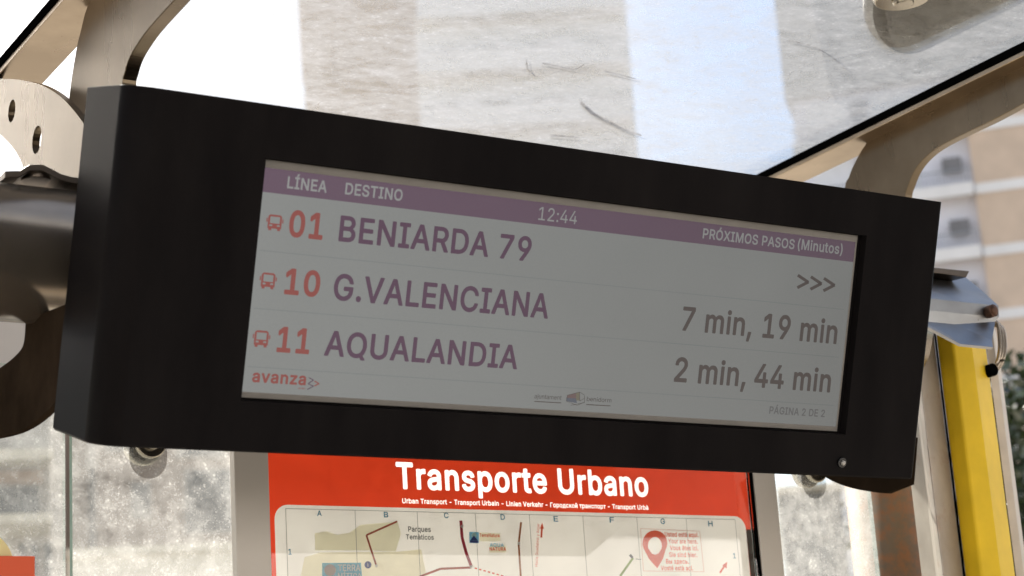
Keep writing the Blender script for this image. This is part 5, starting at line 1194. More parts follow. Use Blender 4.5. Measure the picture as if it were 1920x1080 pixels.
spolys("council_rule", [band((1002, 752.6), (1052, 755.4), 1.6)], L_BROWN)
spolys("council_rule", [band((1099.5, 758.5), (1144.5, 761), 1.6)], L_BROWN)
# chevrons >>>
for k in range(3):
    ox, oy = k * 24.5, k * 2.9
    spolys("chevron", [band((1496 + ox, 516 + oy), (1516 + ox, 529.5 + oy), 5.6), band((1516 + ox, 528.5 + oy), (1495 + ox, 539.5 + oy), 5.6)], L_BROWN)
# company mark: a zigzag arrow
spolys("company_mark", [band((579, 708), (588, 712.8), 1.7), band((588, 712.6), (577.5, 719.6), 1.7), band((577.5, 719.4), (588, 724.2), 1.7), band((588, 724), (576, 730.2), 1.7)], L_VIOLET, W3)
spolys("company_mark", [band((589.6, 714.4), (598.4, 719.6), 2.2), band((598.4, 719.2), (589.6, 723.6), 2.2)], L_RED, W3)
stext("company_logo", "ado", (559, 729.5), (572, 730), 726, L_RED, 0.0)
# council emblem: a faceted coloured outline
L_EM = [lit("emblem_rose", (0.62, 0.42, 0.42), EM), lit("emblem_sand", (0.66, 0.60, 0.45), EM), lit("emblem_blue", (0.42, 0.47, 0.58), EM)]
spolys("emblem_facet", [[(1064, 741), (1080, 737), (1080, 747), (1062, 746)]], L_EM[0], W2)
spolys("emblem_facet", [[(1080, 737), (1087, 735.5), (1087, 751), (1080, 751)]], L_EM[1], W2)
spolys("emblem_facet", [[(1062, 746), (1080, 747), (1082, 756), (1062, 752)]], L_EM[2], W2)
spolys("emblem_lines", [band(a, b, 0.8) for a, b in (((1064, 741), (1087, 735)), ((1087, 735), (1096, 741)), ((1096, 741), (1096, 754)), ((1096, 754), (1082, 760)), ((1082, 760), (1062, 752)), ((1087, 735), (1087, 752)), ((1087, 752), (1096, 747)), ((1062, 752), (1064, 741)), ((1070, 760), (1096, 755)))], L_BROWN)


def bus_icon(x0, y0, x1, y1):
    def P(a, b):
        # a,b in 0..1 inside the icon, following the screen's slant
        u0, v0 = buv(x0, y0, W3)
        u1, v1 = buv(x1, y1, W3)
        return B(u0 + (u1 - u0) * a, v0 + (v1 - v0) * b, W3)

    def q(a0, b0, a1, b1):
        return [P(a0, b0), P(a1, b0), P(a1, b1), P(a0, b1)]
    pl = [[P(.10, .10), P(.20, .02), P(.80, .02), P(.90, .10), P(.90, .14), P(.10, .14)],
          q(.08, .14, .20, .56), q(.80, .14, .92, .56), q(.08, .56, .92, .64), q(.08, .64, .18, .74), q(.36, .64, .64, .74), q(.82, .64, .92, .74),
          q(.08, .74, .92, .88), q(.14, .88, .32, 1.0), q(.68, .88, .86, 1.0), q(-.02, .26, .05, .50), q(.95, .26, 1.02, .50)]
    face_obj("bus_icon", pl, L_RED, screen)


bus_icon(501.5, 400.5, 529, 434)
bus_icon(489, 509.5, 516.5, 543)
bus_icon(476, 618, 504, 652)

# small sensor at the lower right corner of the front
u, v = buv(1577, 867)
bm = bmesh.new()
Ms = Matrix.Translation(B(u, v, 0))
tube(bm, [B(u, v, 0.0005), B(u, v, 0.0035)], [0.0075, 0.0065], 24)
link("sensor_ring", bm, plain("glossy_black", (0.01, 0.01, 0.012), 0.08, 0, 0.1), disp)
bm = bmesh.new()
tube(bm, [B(u, v, 0.0036), B(u, v, 0.0060), B(u, v, 0.0072)], [0.0036, 0.0030, 0.0012], 20)
link("sensor_lens", bm, plain("pale_lens", (0.40, 0.38, 0.36), 0.12, 0, 0.1), disp)
# strap from the casing's back over the beam, with its bolt
bm = bmesh.new()
zt_ = TUBE_Z + TUBE_R
prof_s = [(0.655, zt_ + 0.0005), (0.672, zt_ + 0.003), (0.684, zt_ + 0.012), (0.700, zt_ + 0.014), (0.722, zt_ + 0.005), (0.735, zt_ + 0.003), (0.90, zt_ + 0.003)]
pp = [Vector((x, TUBE_Y - 0.030, z)) for x, z in prof_s]
pp += [Vector((x, TUBE_Y - 0.030, z + 0.008)) for x, z in prof_s[::-1]]
prism(bm, pp, Vector((0, 0.060, 0)))
link("mounting_strap", bm, STEEL_DARK, disp, bevel=0.001)
cb = onY(70, 336, TUBE_Y - 0.005)
bm = bmesh.new()
tube(bm, [(cb.x, TUBE_Y - 0.005, zt_ + 0.0085), (cb.x, TUBE_Y - 0.005, zt_ + 0.016), (cb.x, TUBE_Y - 0.005, zt_ + 0.021)], [0.0185, 0.0185, 0.014], 28)
link("bolt", bm, STEEL_DARK, disp, bevel=0.001)
# hanger plates behind the casing, gripping the beam
for uu in (-0.40, 0.45):
    bm = bmesh.new()
    x = B_0.x + uu
    box(bm, x - 0.02, x + 0.02, 1.985, TUBE_Y - TUBE_R + 0.012, TUBE_Z - 0.06, TUBE_Z + 0.06)
    link("hanger", bm, STEEL_DARK, disp)

# ------------------------------------------------------------------ route map in its case
YP = 2.3135                          # the printed sheet
case = thing("route_map_case", "aluminium framed red and cream bus route map on the glass wall", "map", (1.45, YP, 0))
pxl = onY(506, 980, YP).x
pxr = onY(1414, 980, YP).x
fxl = onY(442, 980, YP - 0.01).x
fxr = onY(1462, 980, YP - 0.01).x
fxl2 = onY(506, 980, YP - 0.008).x
fxr2 = onY(1416, 980, YP - 0.008).x
Z1, Z0 = 2.16, 1.05
bm = bmesh.new()
box(bm, fxl, fxl2, YP - 0.010, YP + 0.005, Z0 - 0.06, Z1 + 0.02)
link("frame_side", bm, ALU, case, bevel=0.0015)
bm = bmesh.new()
box(bm, fxr2 + 0.004, fxr, YP - 0.010, YP + 0.005, Z0 - 0.06, Z1 + 0.02)
link("frame_side", bm, ALU, case, bevel=0.0015)
bm = bmesh.new()
box(bm, fxr2 - 0.002, fxr2 + 0.0035, YP - 0.008, YP + 0.005, Z0, Z1)
link("seal", bm, RUBBER, case)
bm = bmesh.new()
box(bm, fxl2 + 0.0005, fxr2 + 0.0035, YP - 0.010, YP + 0.005, Z0 - 0.06, Z0 - 0.0005)
link("frame_rail", bm, ALU, case)
bm = bmesh.new()
box(bm, fxl2 + 0.0005, fxr2 + 0.0035, YP - 0.010, YP + 0.005, Z1 + 0.0005, Z1 + 0.02)
link("frame_rail", bm, ALU, case)


def printed(name, col, rough=0.6, metal=0, var=0.06, scale=20, thru=0.40):
    """ink on a translucent sheet: lit from the front, and by daylight through the glass wall behind it"""
    m = plain(name, col, rough, 0, var, scale)
    n, l = m.node_tree.nodes, m.node_tree.links
    b = n["Principled BSDF"]
    tl = n.new("ShaderNodeBsdfTranslucent")
    l.new(b.inputs["Base Color"].links[0].from_socket, tl.inputs["Color"])
    mx = n.new("ShaderNodeMixShader")
    mx.inputs["Fac"].default_value = thru
    l.new(b.outputs[0], mx.inputs[1])
    l.new(tl.outputs[0], mx.inputs[2])
    l.new(mx.outputs[0], n["Material Output"].inputs["Surface"])
    return m


PRED = printed("printed_red", (0.80, 0.070, 0.022), 0.6, 0, 0.05, 8)
PCREAM = printed("printed_cream", (0.80, 0.765, 0.725), 0.6, 0, 0.05, 9)
PWHITE = printed("printed_white", (0.80, 0.78, 0.74), 0.6, 0, 0.05, 9)
POLIVE = printed("printed_olive", (0.90, 0.88, 0.72), 0.6, 0, 0.05, 20, 0.72)
PBEIGE = printed("printed_yellow", (0.93, 0.90, 0.74), 0.6, 0, 0.05, 20, 0.74)
PBLUE = printed("printed_blue", (0.10, 0.29, 0.43), 0.6, 0, 0.05, 20)
PSKY = printed("printed_sky", (0.22, 0.52, 0.72), 0.6, 0, 0.08, 40)
PROUTE = printed("printed_route", (0.42, 0.10, 0.06), 0.6, 0, 0.3, 300)
PDOT = printed("printed_crimson", (0.36, 0.03, 0.05), 0.6, 0, 0.2, 300)
PGREY = printed("printed_grey", (0.14, 0.14, 0.14), 0.6, 0, 0.1, 50)
PLINE = printed("printed_hairline", (0.33, 0.32, 0.31), 0.6, 0, 0.1, 50)
PCORAL = printed("printed_coral", (0.82, 0.15, 0.08), 0.6, 0, 0.05, 50, 0.62)
PGREEN = printed("printed_green", (0.30, 0.40, 0.14), 0.6, 0, 0.2, 200)
PNAVY = printed("printed_navy", (0.06, 0.08, 0.28), 0.6, 0, 0.1, 50)
PORANGE = printed("printed_orange", (0.80, 0.30, 0.08), 0.6, 0, 0.1, 50)
PSHEET = printed("printed_paper", (0.93, 0.92, 0.90), 0.6, 0, 0.02, 9, 0.78)
bm = bmesh.new()
box(bm, fxl2 + 0.0005, fxr2 - 0.0025, YP, YP + 0.001, Z0, Z1)
sheet = link("printed_sheet", bm, PSHEET, case)
bm = bmesh.new()
box(bm, fxl2 + 0.0005, fxr2 - 0.0025, YP - 0.0065, YP - 0.0045, Z0, Z1)
link("cover_pane", bm, clear_glass("map_cover_glass", 1.45, 0.01), case)


def M(px, py, k=1):
    p = onY(px, py, YP - 0.0005 * k)
    return Vector((p.x, YP - 0.0005 * k, p.z))


def mface(name, polys, mat, k=2):
    bm = bmesh.new()
    for P in polys:
        poly(bm, [M(px, py, k) for px, py in P])
    return link(name, bm, mat, sheet)


def mtext(name, s, p0, p1, top, mat, off=0.0, k=4, shear=0.0, rise=False):
    a, b = M(*p0, k), M(*p1, k)
    c = M(p0[0], top, k)
    zz = (a.z + b.z) / 2
    pa, pb = ((a.x, a.z), (b.x, b.z)) if rise else ((a.x, zz), (b.x, zz))
    return lettering(name, s, pa, pb, c.z - a.z, mat, sheet, lambda x, z: Vector((x, YP - 0.0005 * k, z)), off, shear)


# cream panel with rounded upper corners
tl, tr_ = M(514, 945, 1), M(1396.5, 969.5, 1)
ptop = (M(560, 946, 1).z + M(1350, 968, 1).z) / 2
rad = 0.020
pts = []
for k in range(9):
    a = math.pi - math.pi / 2 * k / 8
    pts.append(Vector((tl.x + rad + rad * math.cos(a), YP - .0005, ptop - rad + rad * math.sin(a))))
for k in range(9):
    a = math.pi / 2 - math.pi / 2 * k / 8
    pts.append(Vector((tr_.x - rad + rad * math.cos(a), YP - .0005, ptop - rad + rad * math.sin(a))))
pts += [Vector((tr_.x, YP - .0005, Z0 + .04)), Vector((tl.x, YP - .0005, Z0 + .04))]
bm = bmesh.new()
poly(bm, pts)
link("map_panel", bm, PCREAM, sheet)
xa, xb, yr = fxl2 + 0.001, fxr2 - 0.003, YP - .0003
bm = bmesh.new()
ptsr = [Vector((v.x, yr, v.z)) for v in pts]
a_, b_ = ptsr[:9], ptsr[9:18]
zA, zB = ptsr[0].z, ptsr[-1].z
poly(bm, [Vector((xa, yr, Z0 + .001)), Vector((ptsr[0].x, yr, Z0 + .001)), Vector((ptsr[0].x, yr, zA)), Vector((xa, yr, zA))])
poly(bm, [Vector((ptsr[17].x, yr, Z0 + .001)), Vector((xb, yr, Z0 + .001)), Vector((xb, yr, zA)), Vector((ptsr[17].x, yr, zA))])
TITLE = [("Transporte Urbano", 'X', 0.024, (744, 917), (1217, 931.5), 866),
         ("Urban Transport - Transport Urbain - Linien Verkehr - Городской транспорт - Transport Urbà", 'M', 0.018, (754.5, 943), (1216, 956.5), 933.5)]
cu = bpy.data.curves.new("header", 'CURVE')
cu.dimensions = '2D'
cu.fill_mode = 'BOTH'


def add_loop(P):
    sp = cu.splines.new('POLY')
    sp.points.add(len(P) - 1)
    for t, q in enumerate(P):
        sp.points[t].co = (q[0], q[1], 0, 1)
    sp.use_cyclic_u = True


add_loop([(v.x, v.z) for v in [Vector((xa, yr, zA)), *a_, *b_, Vector((xb, yr, zB)), Vector((xb, yr, Z1 - .001)), Vector((xa, yr, Z1 - .001))]])
for st_, wt_, gr_w, q0, q1, top_ in TITLE:
    A_, B_, C_ = M(*q0, 1), M(*q1, 1), M(q0[0], top_, 1)
    L_ = []
    x = 0.0
    for chh in st_:
        adv, enc = GLYPHS[wt_][chh]
        for lp in (enc.split('|') if enc else []):
            L_.append([(x + int(w.split(',')[0]), int(w.split(',')[1])) for w in lp.split(' ')])
        x += adv + {'M': 24, 'X': 38}[wt_]
    lo = min(q[0] for l_ in L_ for q in l_)
    hi = max(q[0] for l_ in L_ for q in l_)
    zm = (A_.z + B_.z) / 2
    sy_ = (C_.z - A_.z) / (CAPH + 2 * gr_w)
    for l_ in L_:
        add_loop([(A_.x + (B_.x - A_.x) * (q[0] - lo) / (hi - lo), zm + (q[1] / 1000 + gr_w) * sy_) for q in l_])
oc = bpy.data.objects.new("header", cu)
me_ = oc.to_mesh()
vv = [bm.verts.new(Vector((v.co.x, yr, v.co.y))) for v in me_.vertices]
for q in me_.polygons:
    bm.faces.new([vv[t] for t in q.vertices])
oc.to_mesh_clear()
bpy.data.objects.remove(oc)
bpy.data.curves.remove(cu)
link("red_border", bm, PRED, sheet)
gx = [535, 665, 781.5, 890.5, 992, 1092.3, 1193.5, 1286, 1378]
gl_, gr_ = M(535, 951, 2), M(1378, 975.4, 2)
gz = (gl_.z + gr_.z) / 2
bm = bmesh.new()
th = 0.0008
poly(bm, [Vector((gl_.x, gl_.y, gz)), Vector((gr_.x, gl_.y, gz)), Vector((gr_.x, gl_.y, gz - th)), Vector((gl_.x, gl_.y, gz - th))])
for i, px in enumerate(gx):
    x = M(px, 951 + (px - 535) * .029, 2).x
    poly(bm, [Vector((x, gl_.y, gz - th)), Vector((x + th, gl_.y, gz - th)), Vector((x + th, gl_.y, Z0 + .08)), Vector((x, gl_.y, Z0 + .08))])
link("grid_lines", bm, PLINE, sheet)
for ch_l, px, py in (("A", 599, 967.5), ("B", 724, 970), ("C", 837, 971.5), ("D", 943, 974.5), ("E", 1042.5, 978), ("F", 1147.5, 980), ("G", 1243, 982.5), ("H", 1332.5, 987)):
    mtext("grid_letter", ch_l, (px - 4.2, py), (px + 4.2, py + .2), py - 10.5, PBLUE, 0.022)
mtext("grid_number", "1", (541, 1040), (547, 1040.1), 1029, PBLUE, 0.015)
mtext("grid_number", "1", (1375, 1047), (1380, 1047.1), 1037, PBLUE, 0.015)
mface("land_area", [[(591, 1032), (590, 1000), (612, 996), (632, 1003), (655, 999), (676, 984), (745, 978), (752, 1000), (742, 1034), (690, 1032)]], POLIVE, 1.5)
mface("land_area", [[(571, 1045), (600, 1036), (745, 1034.5), (790, 1030), (800, 1080), (800, 1100), (560, 1100)]], PBEIGE, 1.5)


def mpath(name, pts, th, mat, k=3):
    P = []
    for i in range(len(pts) - 1):
        P.append(band(pts[i], pts[i + 1], th))
    mface(name, P, mat, k)


mpath("route_line", [(745, 977.5), (687, 1003.5), (706, 1062)], 3.4, PROUTE)
mpath("route_line", [(864, 976), (866.5, 1008), (874, 1036), (884, 1063)], 5.6, PDOT)
mpath("route_line", [(884, 1064), (826, 1066.5), (790, 1080), (770, 1092)], 4.2, PROUTE)
mpath("route_line", [(977, 979), (972.5, 1020), (977, 1090)], 3.6, printed("printed_brown", (0.40, 0.16, 0.07), 0.6, 0, 0.2, 300))
for i in range(9):
    x0, y0 = 890 + i * 8.2, 1065 + i * 2.3
    mface("route_dash", [band((x0, y0), (x0 + 4.5, y0 + 1.3), 2.6)], PCORAL, 3)
for x, y in ((973, 1019), (884, 1063), (867, 987), (706, 1061)):
    mface("stop_marker", [[(x + 3 * math.cos(a), y + 3 * math.sin(a)) for a in [k * math.pi / 5 for k in range(10)]]], PWHITE, 4)
mpath("route_arrow", [(1015, 1008), (1016, 990)], 3.4, PCORAL)
mface("route_arrow", [[(1012.5, 991), (1020, 991.3), (1016.5, 980)]], PCORAL, 3)
# street name running up the map
vs, fs = text_mesh("Hacia Guadalest y Algar", 0.004, 0.0)
x0t, x1t = min(v.x for v in vs), max(v.x for v in vs)
pA, pB = M(1008, 1062, 4), M(1011.5, 982, 4)
bm = bmesh.new()
sc = (pB.z - pA.z) / (x1t - x0t)
V = [bm.verts.new(Vector((pA.x + (pB.x - pA.x) * ((v.x - x0t) / (x1t - x0t)) - v.y * sc * 1.1, pA.y, pA.z + (v.x - x0t) * sc))) for v in vs]
for q in fs:
    bm.faces.new([V[i] for i in q])
link("street_text", bm, PCORAL, sheet)
mtext("place_text", "Parques", (765.5, 996.5), (808, 998), 986.5, PGREY, 0.012)
mtext("place_text", "Temàticos", (761.5, 1011), (813.5, 1012.5), 1001.5, PGREY, 0.012)
# theme park panels
mface("park_panel", [[(604, 1055.5), (677, 1055), (680, 1100), (604, 1100)]], PSKY, 2.5)
mface("park_sun", [[(619 + 11 * math.cos(a), 1069 + 11 * math.sin(a)) for a in [k * math.pi / 8 for k in range(16)]]], printed("printed_peach", (0.70, 0.50, 0.42), 0.6), 3)
mtext("park_text", "TERRA", (634, 1070.5), (676, 1071), 1058, PWHITE, 0.03)
mtext("park_text", "MÍTICA", (634, 1085), (678, 1085.5), 1074, PWHITE, 0.03)
mface("park_panel", [[(880, 997), (898, 998), (898, 1018.5), (880, 1018)]], PSKY, 2.5)
mface("park_sun", [[(889 + 5 * math.cos(a), 1004 + 5 * math.sin(a)) for a in [k * math.pi / 6 for k in range(12)]]], PBEIGE, 3)
mface("park_hill", [[(882, 1013), (888.5, 1004), (896, 1013.5)], [(881, 1013), (897, 1014), (897, 1018), (881, 1017.5)]], PNAVY, 3.5)
mface("park_panel", [[(899, 998), (938, 1000), (938, 1015), (899, 1015)], [(918, 1022), (949, 1023), (949, 1036), (918, 1036)]], PBEIGE, 1.8)
mtext("park_text", "TerraNatura", (899, 1006), (937, 1008), 999.5, PCORAL, 0.01)
mtext("park_text", "AQUA", (918.5, 1025), (945, 1026), 1018, PSKY, 0.03)
mtext("park_text", "NATURA", (918, 1032), (949, 1033), 1025.5, PCORAL, 0.03)
# information dot
mface("information_dot", [[(690 + 6.5 * math.cos(a), 1059 + 6.8 * math.sin(a)) for a in [k * math.pi / 9 for k in range(18)]]], PNAVY, 3)
mtext("information_text", "i", (689.2, 1062.5), (690.8, 1062.5), 1055.5, PWHITE, 0.0)
# you-are-here box
mpath("box_outline", [(1201, 991), (1312, 996), (1320, 1072), (1206.5, 1070.5), (1201, 991)], 0.9, printed("printed_pink", (0.72, 0.42, 0.36), 0.6), 3)
pin = []
for k in range(25):
    a = R_(150) + R_(240) * k / 24
    pin.append((1228 + 23.2 * math.cos(a), 1018.5 + 24 * math.sin(a)))
pin += [(1243, 1048), (1232.5, 1065.5), (1217, 1048)]
pin_in = []
for (a_x, a_y) in pin:
    a = math.atan2(a_y - 1024.5, a_x - 1228)
    pin_in.append((1228 + 13 * math.cos(a), 1023.5 + 16.5 * math.sin(a)))
mface("map_pin", [[pin[i], pin[(i + 1) % len(pin)], pin_in[(i + 1) % len(pin)], pin_in[i]] for i in range(len(pin))], PCORAL, 3)
for s, p0, p1 in (("Usted está aquí.", (1247, 1005.8), (1310, 1007.8)), ("Your are here.", (1253.5, 1018.5), (1308.5, 1020)), ("Vous êtes ici.", (1256.5, 1031), (1309.5, 1032.8)),
                  ("Sie sind hier.", (1255, 1043.6), (1307.5, 1045.4)), ("Вы здесь.", (1249, 1056.2), (1292, 1057.6)), ("Vosté està ací.", (1239.5, 1068.5), (1300, 1070.5))):
    mtext("here_text", s, p0, p1, p0[1] - 8.8, PCORAL, 0.014)
mpath("route_line", [(1163, 1080), (1187, 1046)], 4.2, PGREEN)
mface("stop_marker", [band((1181, 1040), (1186, 1046), 4.5)], PGREY, 4)
mpath("route_tick", [(1192, 1048), (1202, 1049)], 1.2, PGREY)
mpath("route_arrow", [(1350, 1074), (1358, 1062)], 3.6, PCORAL)
mface("route_arrow", [[(1354, 1060), (1362.5, 1066), (1363.5, 1053.5)]], PCORAL, 3)

# ------------------------------------------------------------------ red notice behind the left pane
YN = YW - 0.012
nt_ = thing("notice_board", "red notice with a pale yellow disc on the left glass pane", "notice", (onY(0, 1060, YN).x, YN, 0))
bm = bmesh.new()
a, b = onY(-190, 1046, YN), onY(65, 1043, YN)
box(bm, a.x, b.x, YN, YN + 0.004, 1.45, b.z)
link("panel", bm, plain("notice_red", (0.75, 0.10, 0.03), 0.5, 0, 0.05), nt_)
bm = bmesh.new()
c = onY(-42, 1062, YN + 0.007)
tube(bm, [(c.x, YN + 0.005, c.z), (c.x, YN + 0.008, c.z)], 0.034 + 0.010, 40)
link("disc", bm, plain("notice_yellow", (0.85, 0.72, 0.36), 0.5, 0, 0.05), nt_)


# ------------------------------------------------------------------ buildings
def basis(origin, n):
    """matrix: local x along the facade to the right (seen from outside), y into the building, z up"""
    n = Vector((n[0], n[1], 0)).normalized()
    t = Vector((-n.y, n.x, 0))
    M_ = Matrix(((t.x, -n.x, 0, origin[0]), (t.y, -n.y, 0, origin[1]), (0, 0, 1, origin[2] if len(origin) > 2 else 0), (0, 0, 0, 1)))
    return M_


def bpart(name, boxes, mat, parent, Mx):
    bm = bmesh.new()
    for b_ in boxes:
        box(bm, *b_, M=Mx)
    return link(name, bm, mat, parent)


def copies(o, M0, offs, parent):
    """copies of a part (and its pieces) shifted by world vectors"""
    for v in offs:
        c_ = o.copy()
        COL.objects.link(c_)
        c_.parent = parent
        c_.location = o.location + v
        for g in o.children:
            gc = g.copy()
            COL.objects.link(gc)
            gc.parent = c_


BRICK = plain("orange_brick", (0.62, 0.49, 0.38), 0.85, 0, 0.10, 0.8, 0, 0.3)
WHITEW = plain("white_render", (0.78, 0.77, 0.76), 0.8, 0, 0.05, 0.6, 0, 0.3)
LILAC = plain("pale_lilac_render", (0.74, 0.74, 0.80), 0.8, 0, 0.06, 0.6, 0, 0.3)
SHUT = plain("shutter_white", (0.74, 0.75, 0.78), 0.6, 0, 0.05, 2)
DGLASS = plain("window_glass_dark", (0.03, 0.035, 0.04), 0.08, 0, 0.3, 1)
RAIL = plain("grey_railing", (0.30, 0.31, 0.33), 0.5, 0.3, 0.1, 2)
ACM = plain("air_conditioner_grey", (0.17, 0.165, 0.17), 0.5, 0, 0.2, 3)
BEIGE = plain("beige_render", (0.50, 0.40, 0.30), 0.85, 0, 0.10, 0.5, 0, 0.3)
BROWNW = plain("brown_render", (0.36, 0.26, 0.20), 0.85, 0, 0.15, 0.5, 0, 0.3)
GREYW = plain("grey_concrete", (0.45, 0.45, 0.44), 0.85, 0, 0.12, 0.4, 0, 0.3)
GREYB = plain("warm_grey_render", (0.40, 0.37, 0.34), 0.85, 0, 0.10, 0.5, 0, 0.3)
STONE = plain("pale_stone", (0.66, 0.60, 0.50), 0.85, 0, 0.10, 0.8, 0, 0.3)

# right: orange brick tower with a white balcony bay, facing the shelter
Rb = 88.0
p0 = atD(1843, 470, Rb)
nrm = (-0.735, -0.678)
MB_ = basis((p0.x, p0.y, 0), nrm)
rb = thing("apartment_tower", "orange brick apartment tower with white stripes and white balconies", "building", (p0.x, p0.y, 0))
HT = 66.0
z_ref = atD(1900, 345, Rb).z
FH = 3.02
zb0 = z_ref % FH
HS = atD(1900, 120, Rb).z
bpart("brick_wall", [(0.0, 18, 0.0, 14, 0, HS)], BRICK, rb, MB_)
bpart("balcony_bay_wall", [(-8.0, -0.003, 0.5, 13.9, 0, HS)], LILAC, rb, MB_)
bpart("attic_storeys", [(-8.3, 18.0, 0.2, 13.8, HS + 0.002, HT)], GREYW, rb, MB_)
zs = [zb0 + k * FH for k in range(int((HT - zb0) / FH))]
vis = [z for z in zs if 8 < z < HS - 2.5]
for z in vis:
    bpart("stripe", [(0.002, 18.02, -0.06, -0.002, z - 0.24, z + 0.24)], WHITEW, rb, MB_)
    s_ = bpart("balcony", [(-8.1, -0.06, -0.25, 0.498, z - 0.16, z + 0.16), (-8.1, -0.06, -0.35, -0.255, z - 0.28, z + 0.30)], WHITEW, rb, MB_)
    rl = [(-8.1, -0.06, -0.32, -0.28, z + 0.92, z + 0.99)]
    k = -8.0
    while k < -0.1:
        rl.append((k, k + 0.035, -0.315, -0.285, z + 0.302, z + 0.92))
        k += 0.16
    bpart("railing", rl, RAIL, s_, MB_)
    for a_ in (-4.4, -7.4):
        bpart("shutter", [(a_, a_ + 2.0, 0.44, 0.496, z + 0.2, z + 2.4)], SHUT, rb, MB_)
    bpart("window", [(-5.3, -4.5, 0.45, 0.496, z + 0.2, z + 2.3)], RAIL, rb, MB_)
    bpart("air_conditioner", [(-1.35, -0.45, 0.05, 0.42, z + 1.05, z + 1.70)], ACM, rb, MB_)


# a plain storeyed tower builder for the far blocks seen through the glass
def block(name, label, origin, n, w, dep, h, z0, fh, wallm, trimm, nwin, win_w=1.5, win_h=1.5, balc=True, panem=None, group=None):
    Mx = basis(origin, n)
    t = thing(name, label, "building", (origin[0], origin[1], 0), group)
    bpart("wall", [(0, w, 0, dep, 0, h)], wallm, t, Mx)
    bpart("parapet", [(-0.1, w + 0.1, -0.1, dep + 0.1, h + 0.002, h + 0.9)], trimm, t, Mx)
    step = w / nwin
    nf = int((h - z0) / fh)
    cnt = 0
    for k in range(nf):
        z = z0 + k * fh
        if balc:
            bb = [(0.3, w - 0.3, -1.1, -0.002, z - 0.15, z + 0.05), (0.3, w - 0.3, -1.2, -1.105, z - 0.2, z + 0.95)]
            bpart("balcony", bb, trimm, t, Mx)
        for i in range(nwin):
            if cnt >= 95:
                break
            cnt += 1
            x = step * (i + 0.5)
            f_ = bpart("window", [(x - win_w / 2, x + win_w / 2, -0.05, -0.003, z + 0.25, z + 0.25 + win_h)], trimm, t, Mx)
            bpart("pane", [(x - win_w / 2 + 0.08, x + win_w / 2 - 0.08, -0.06, -0.052, z + 0.33, z + 0.17 + win_h)], panem or DGLASS, f_, Mx)
    return t


# beyond the glass roof: two high blocks
D1 = 70
q = atD(572, 200, D1)
tz = atD(600, 18, D1).z
nA = Vector((-math.sin(R_(27)), -math.cos(R_(27))))
block("residential_tower", "beige tower block seen through the dirty glass roof", (q.x, q.y), nA, 4.4, 8, tz, 3, 3.1, BEIGE, BEIGE, 3, 0.9, 2.2, False, BEIGE)
D2 = 95
q = atD(776, 200, D2)
q2 = atD(1190, 200, D2)
nB = Vector((-math.sin(R_(32)), -math.cos(R_(32))))
block("residential_tower", "pale grey tower block left of the blue sky gap in the roof", (q.x, q.y), nB, (q2 - q).xy.length, 9, 58, 4, 3.1, plain("bright_render", (0.82, 0.81, 0.79), 0.8, 0, 0.05, 0.4, 0, 0.3), WHITEW, 4, 1.8, 1.3, True, GREYB)

# left of the picture: an orange-beige block that the steel faces mirror
q = Vector((-26, 30, 0))
block("side_apartment_block", "beige block left of the view, mirrored in the steel brackets", (q.x, q.y), Vector((0.45, -0.9)), 20, 10, 21, 3.5, 3.0, plain("ochre_render", (0.50, 0.38, 0.27), 0.85, 0, 0.1, 0.4, 0, 0.3), STONE, 6, 1.5, 1.6, False)

# behind the glass wall, across the yard: blocks whose windows are placed on their own front planes
def front(D_mid, px_mid, yaw):
    """vertical plane through the pixel's ray at horizontal distance D_mid, facing back along yaw degrees"""
    o = atD(px_mid, 960, D_mid)
    nn = Vector((-math.sin(R_(yaw)), -math.cos(R_(yaw)), 0))
    Mx_ = basis((o.x, o.y, 0), nn)
    inv = Mx_.inverted()

    def loc(px, py):
        v = ray(px, py)
        t = (o - CAM_O).dot(nn) / v.dot(nn)
        return inv @ (CAM_O + v * t)
    return Mx_, loc


def rect(loc, x0, y0, x1, y1, d0, d1):
    a, b = loc((x0 + x1) / 2 - (x1 - x0) / 2, (y0 + y1) / 2), loc(x1, (y0 + y1) / 2)
    c, d = loc((x0 + x1) / 2, y0), loc((x0 + x1) / 2, y1)
    return (a.x, b.x, d0, d1, d.z, c.z)


SLATE = plain("slate_blue_glass", (0.07, 0.085, 0.10), 0.3, 0, 0.3, 1)
DARKW = plain("dark_blue_grey_render", (0.10, 0.115, 0.125), 0.8, 0, 0.2, 0.5)
# brown block
Mx, loc = front(24, 300, 24)
bb = thing("low_apartment_block", "brown apartment block behind the glass left of the route map", "building", (Mx[0][3], Mx[1][3], 0))
bpart("wall", [(loc(112, 960).x, loc(1000, 960).x, 0, 8, 0, 7.4)], plain("brown_render_warm", (0.34, 0.27, 0.225), 0.85, 0, 0.15, 0.5, 0, 0.3), bb, Mx)
bpart("downpipe", [rect(loc, 168, 700, 180, 1200, -0.14, -0.003)], SLATE, bb, Mx)
for rc in ((245, 905, 285, 975), (345, 880, 440, 1003), (200, 700, 260, 850), (330, 700, 420, 860)):
    f_ = bpart("window", [rect(loc, *rc, -0.05, -0.003)], GREYB, bb, Mx)
    bpart("pane", [rect(loc, rc[0] + 5, rc[1] + 5, rc[2] - 5, rc[3] - 5, -0.06, -0.052)], SLATE, f_, Mx)
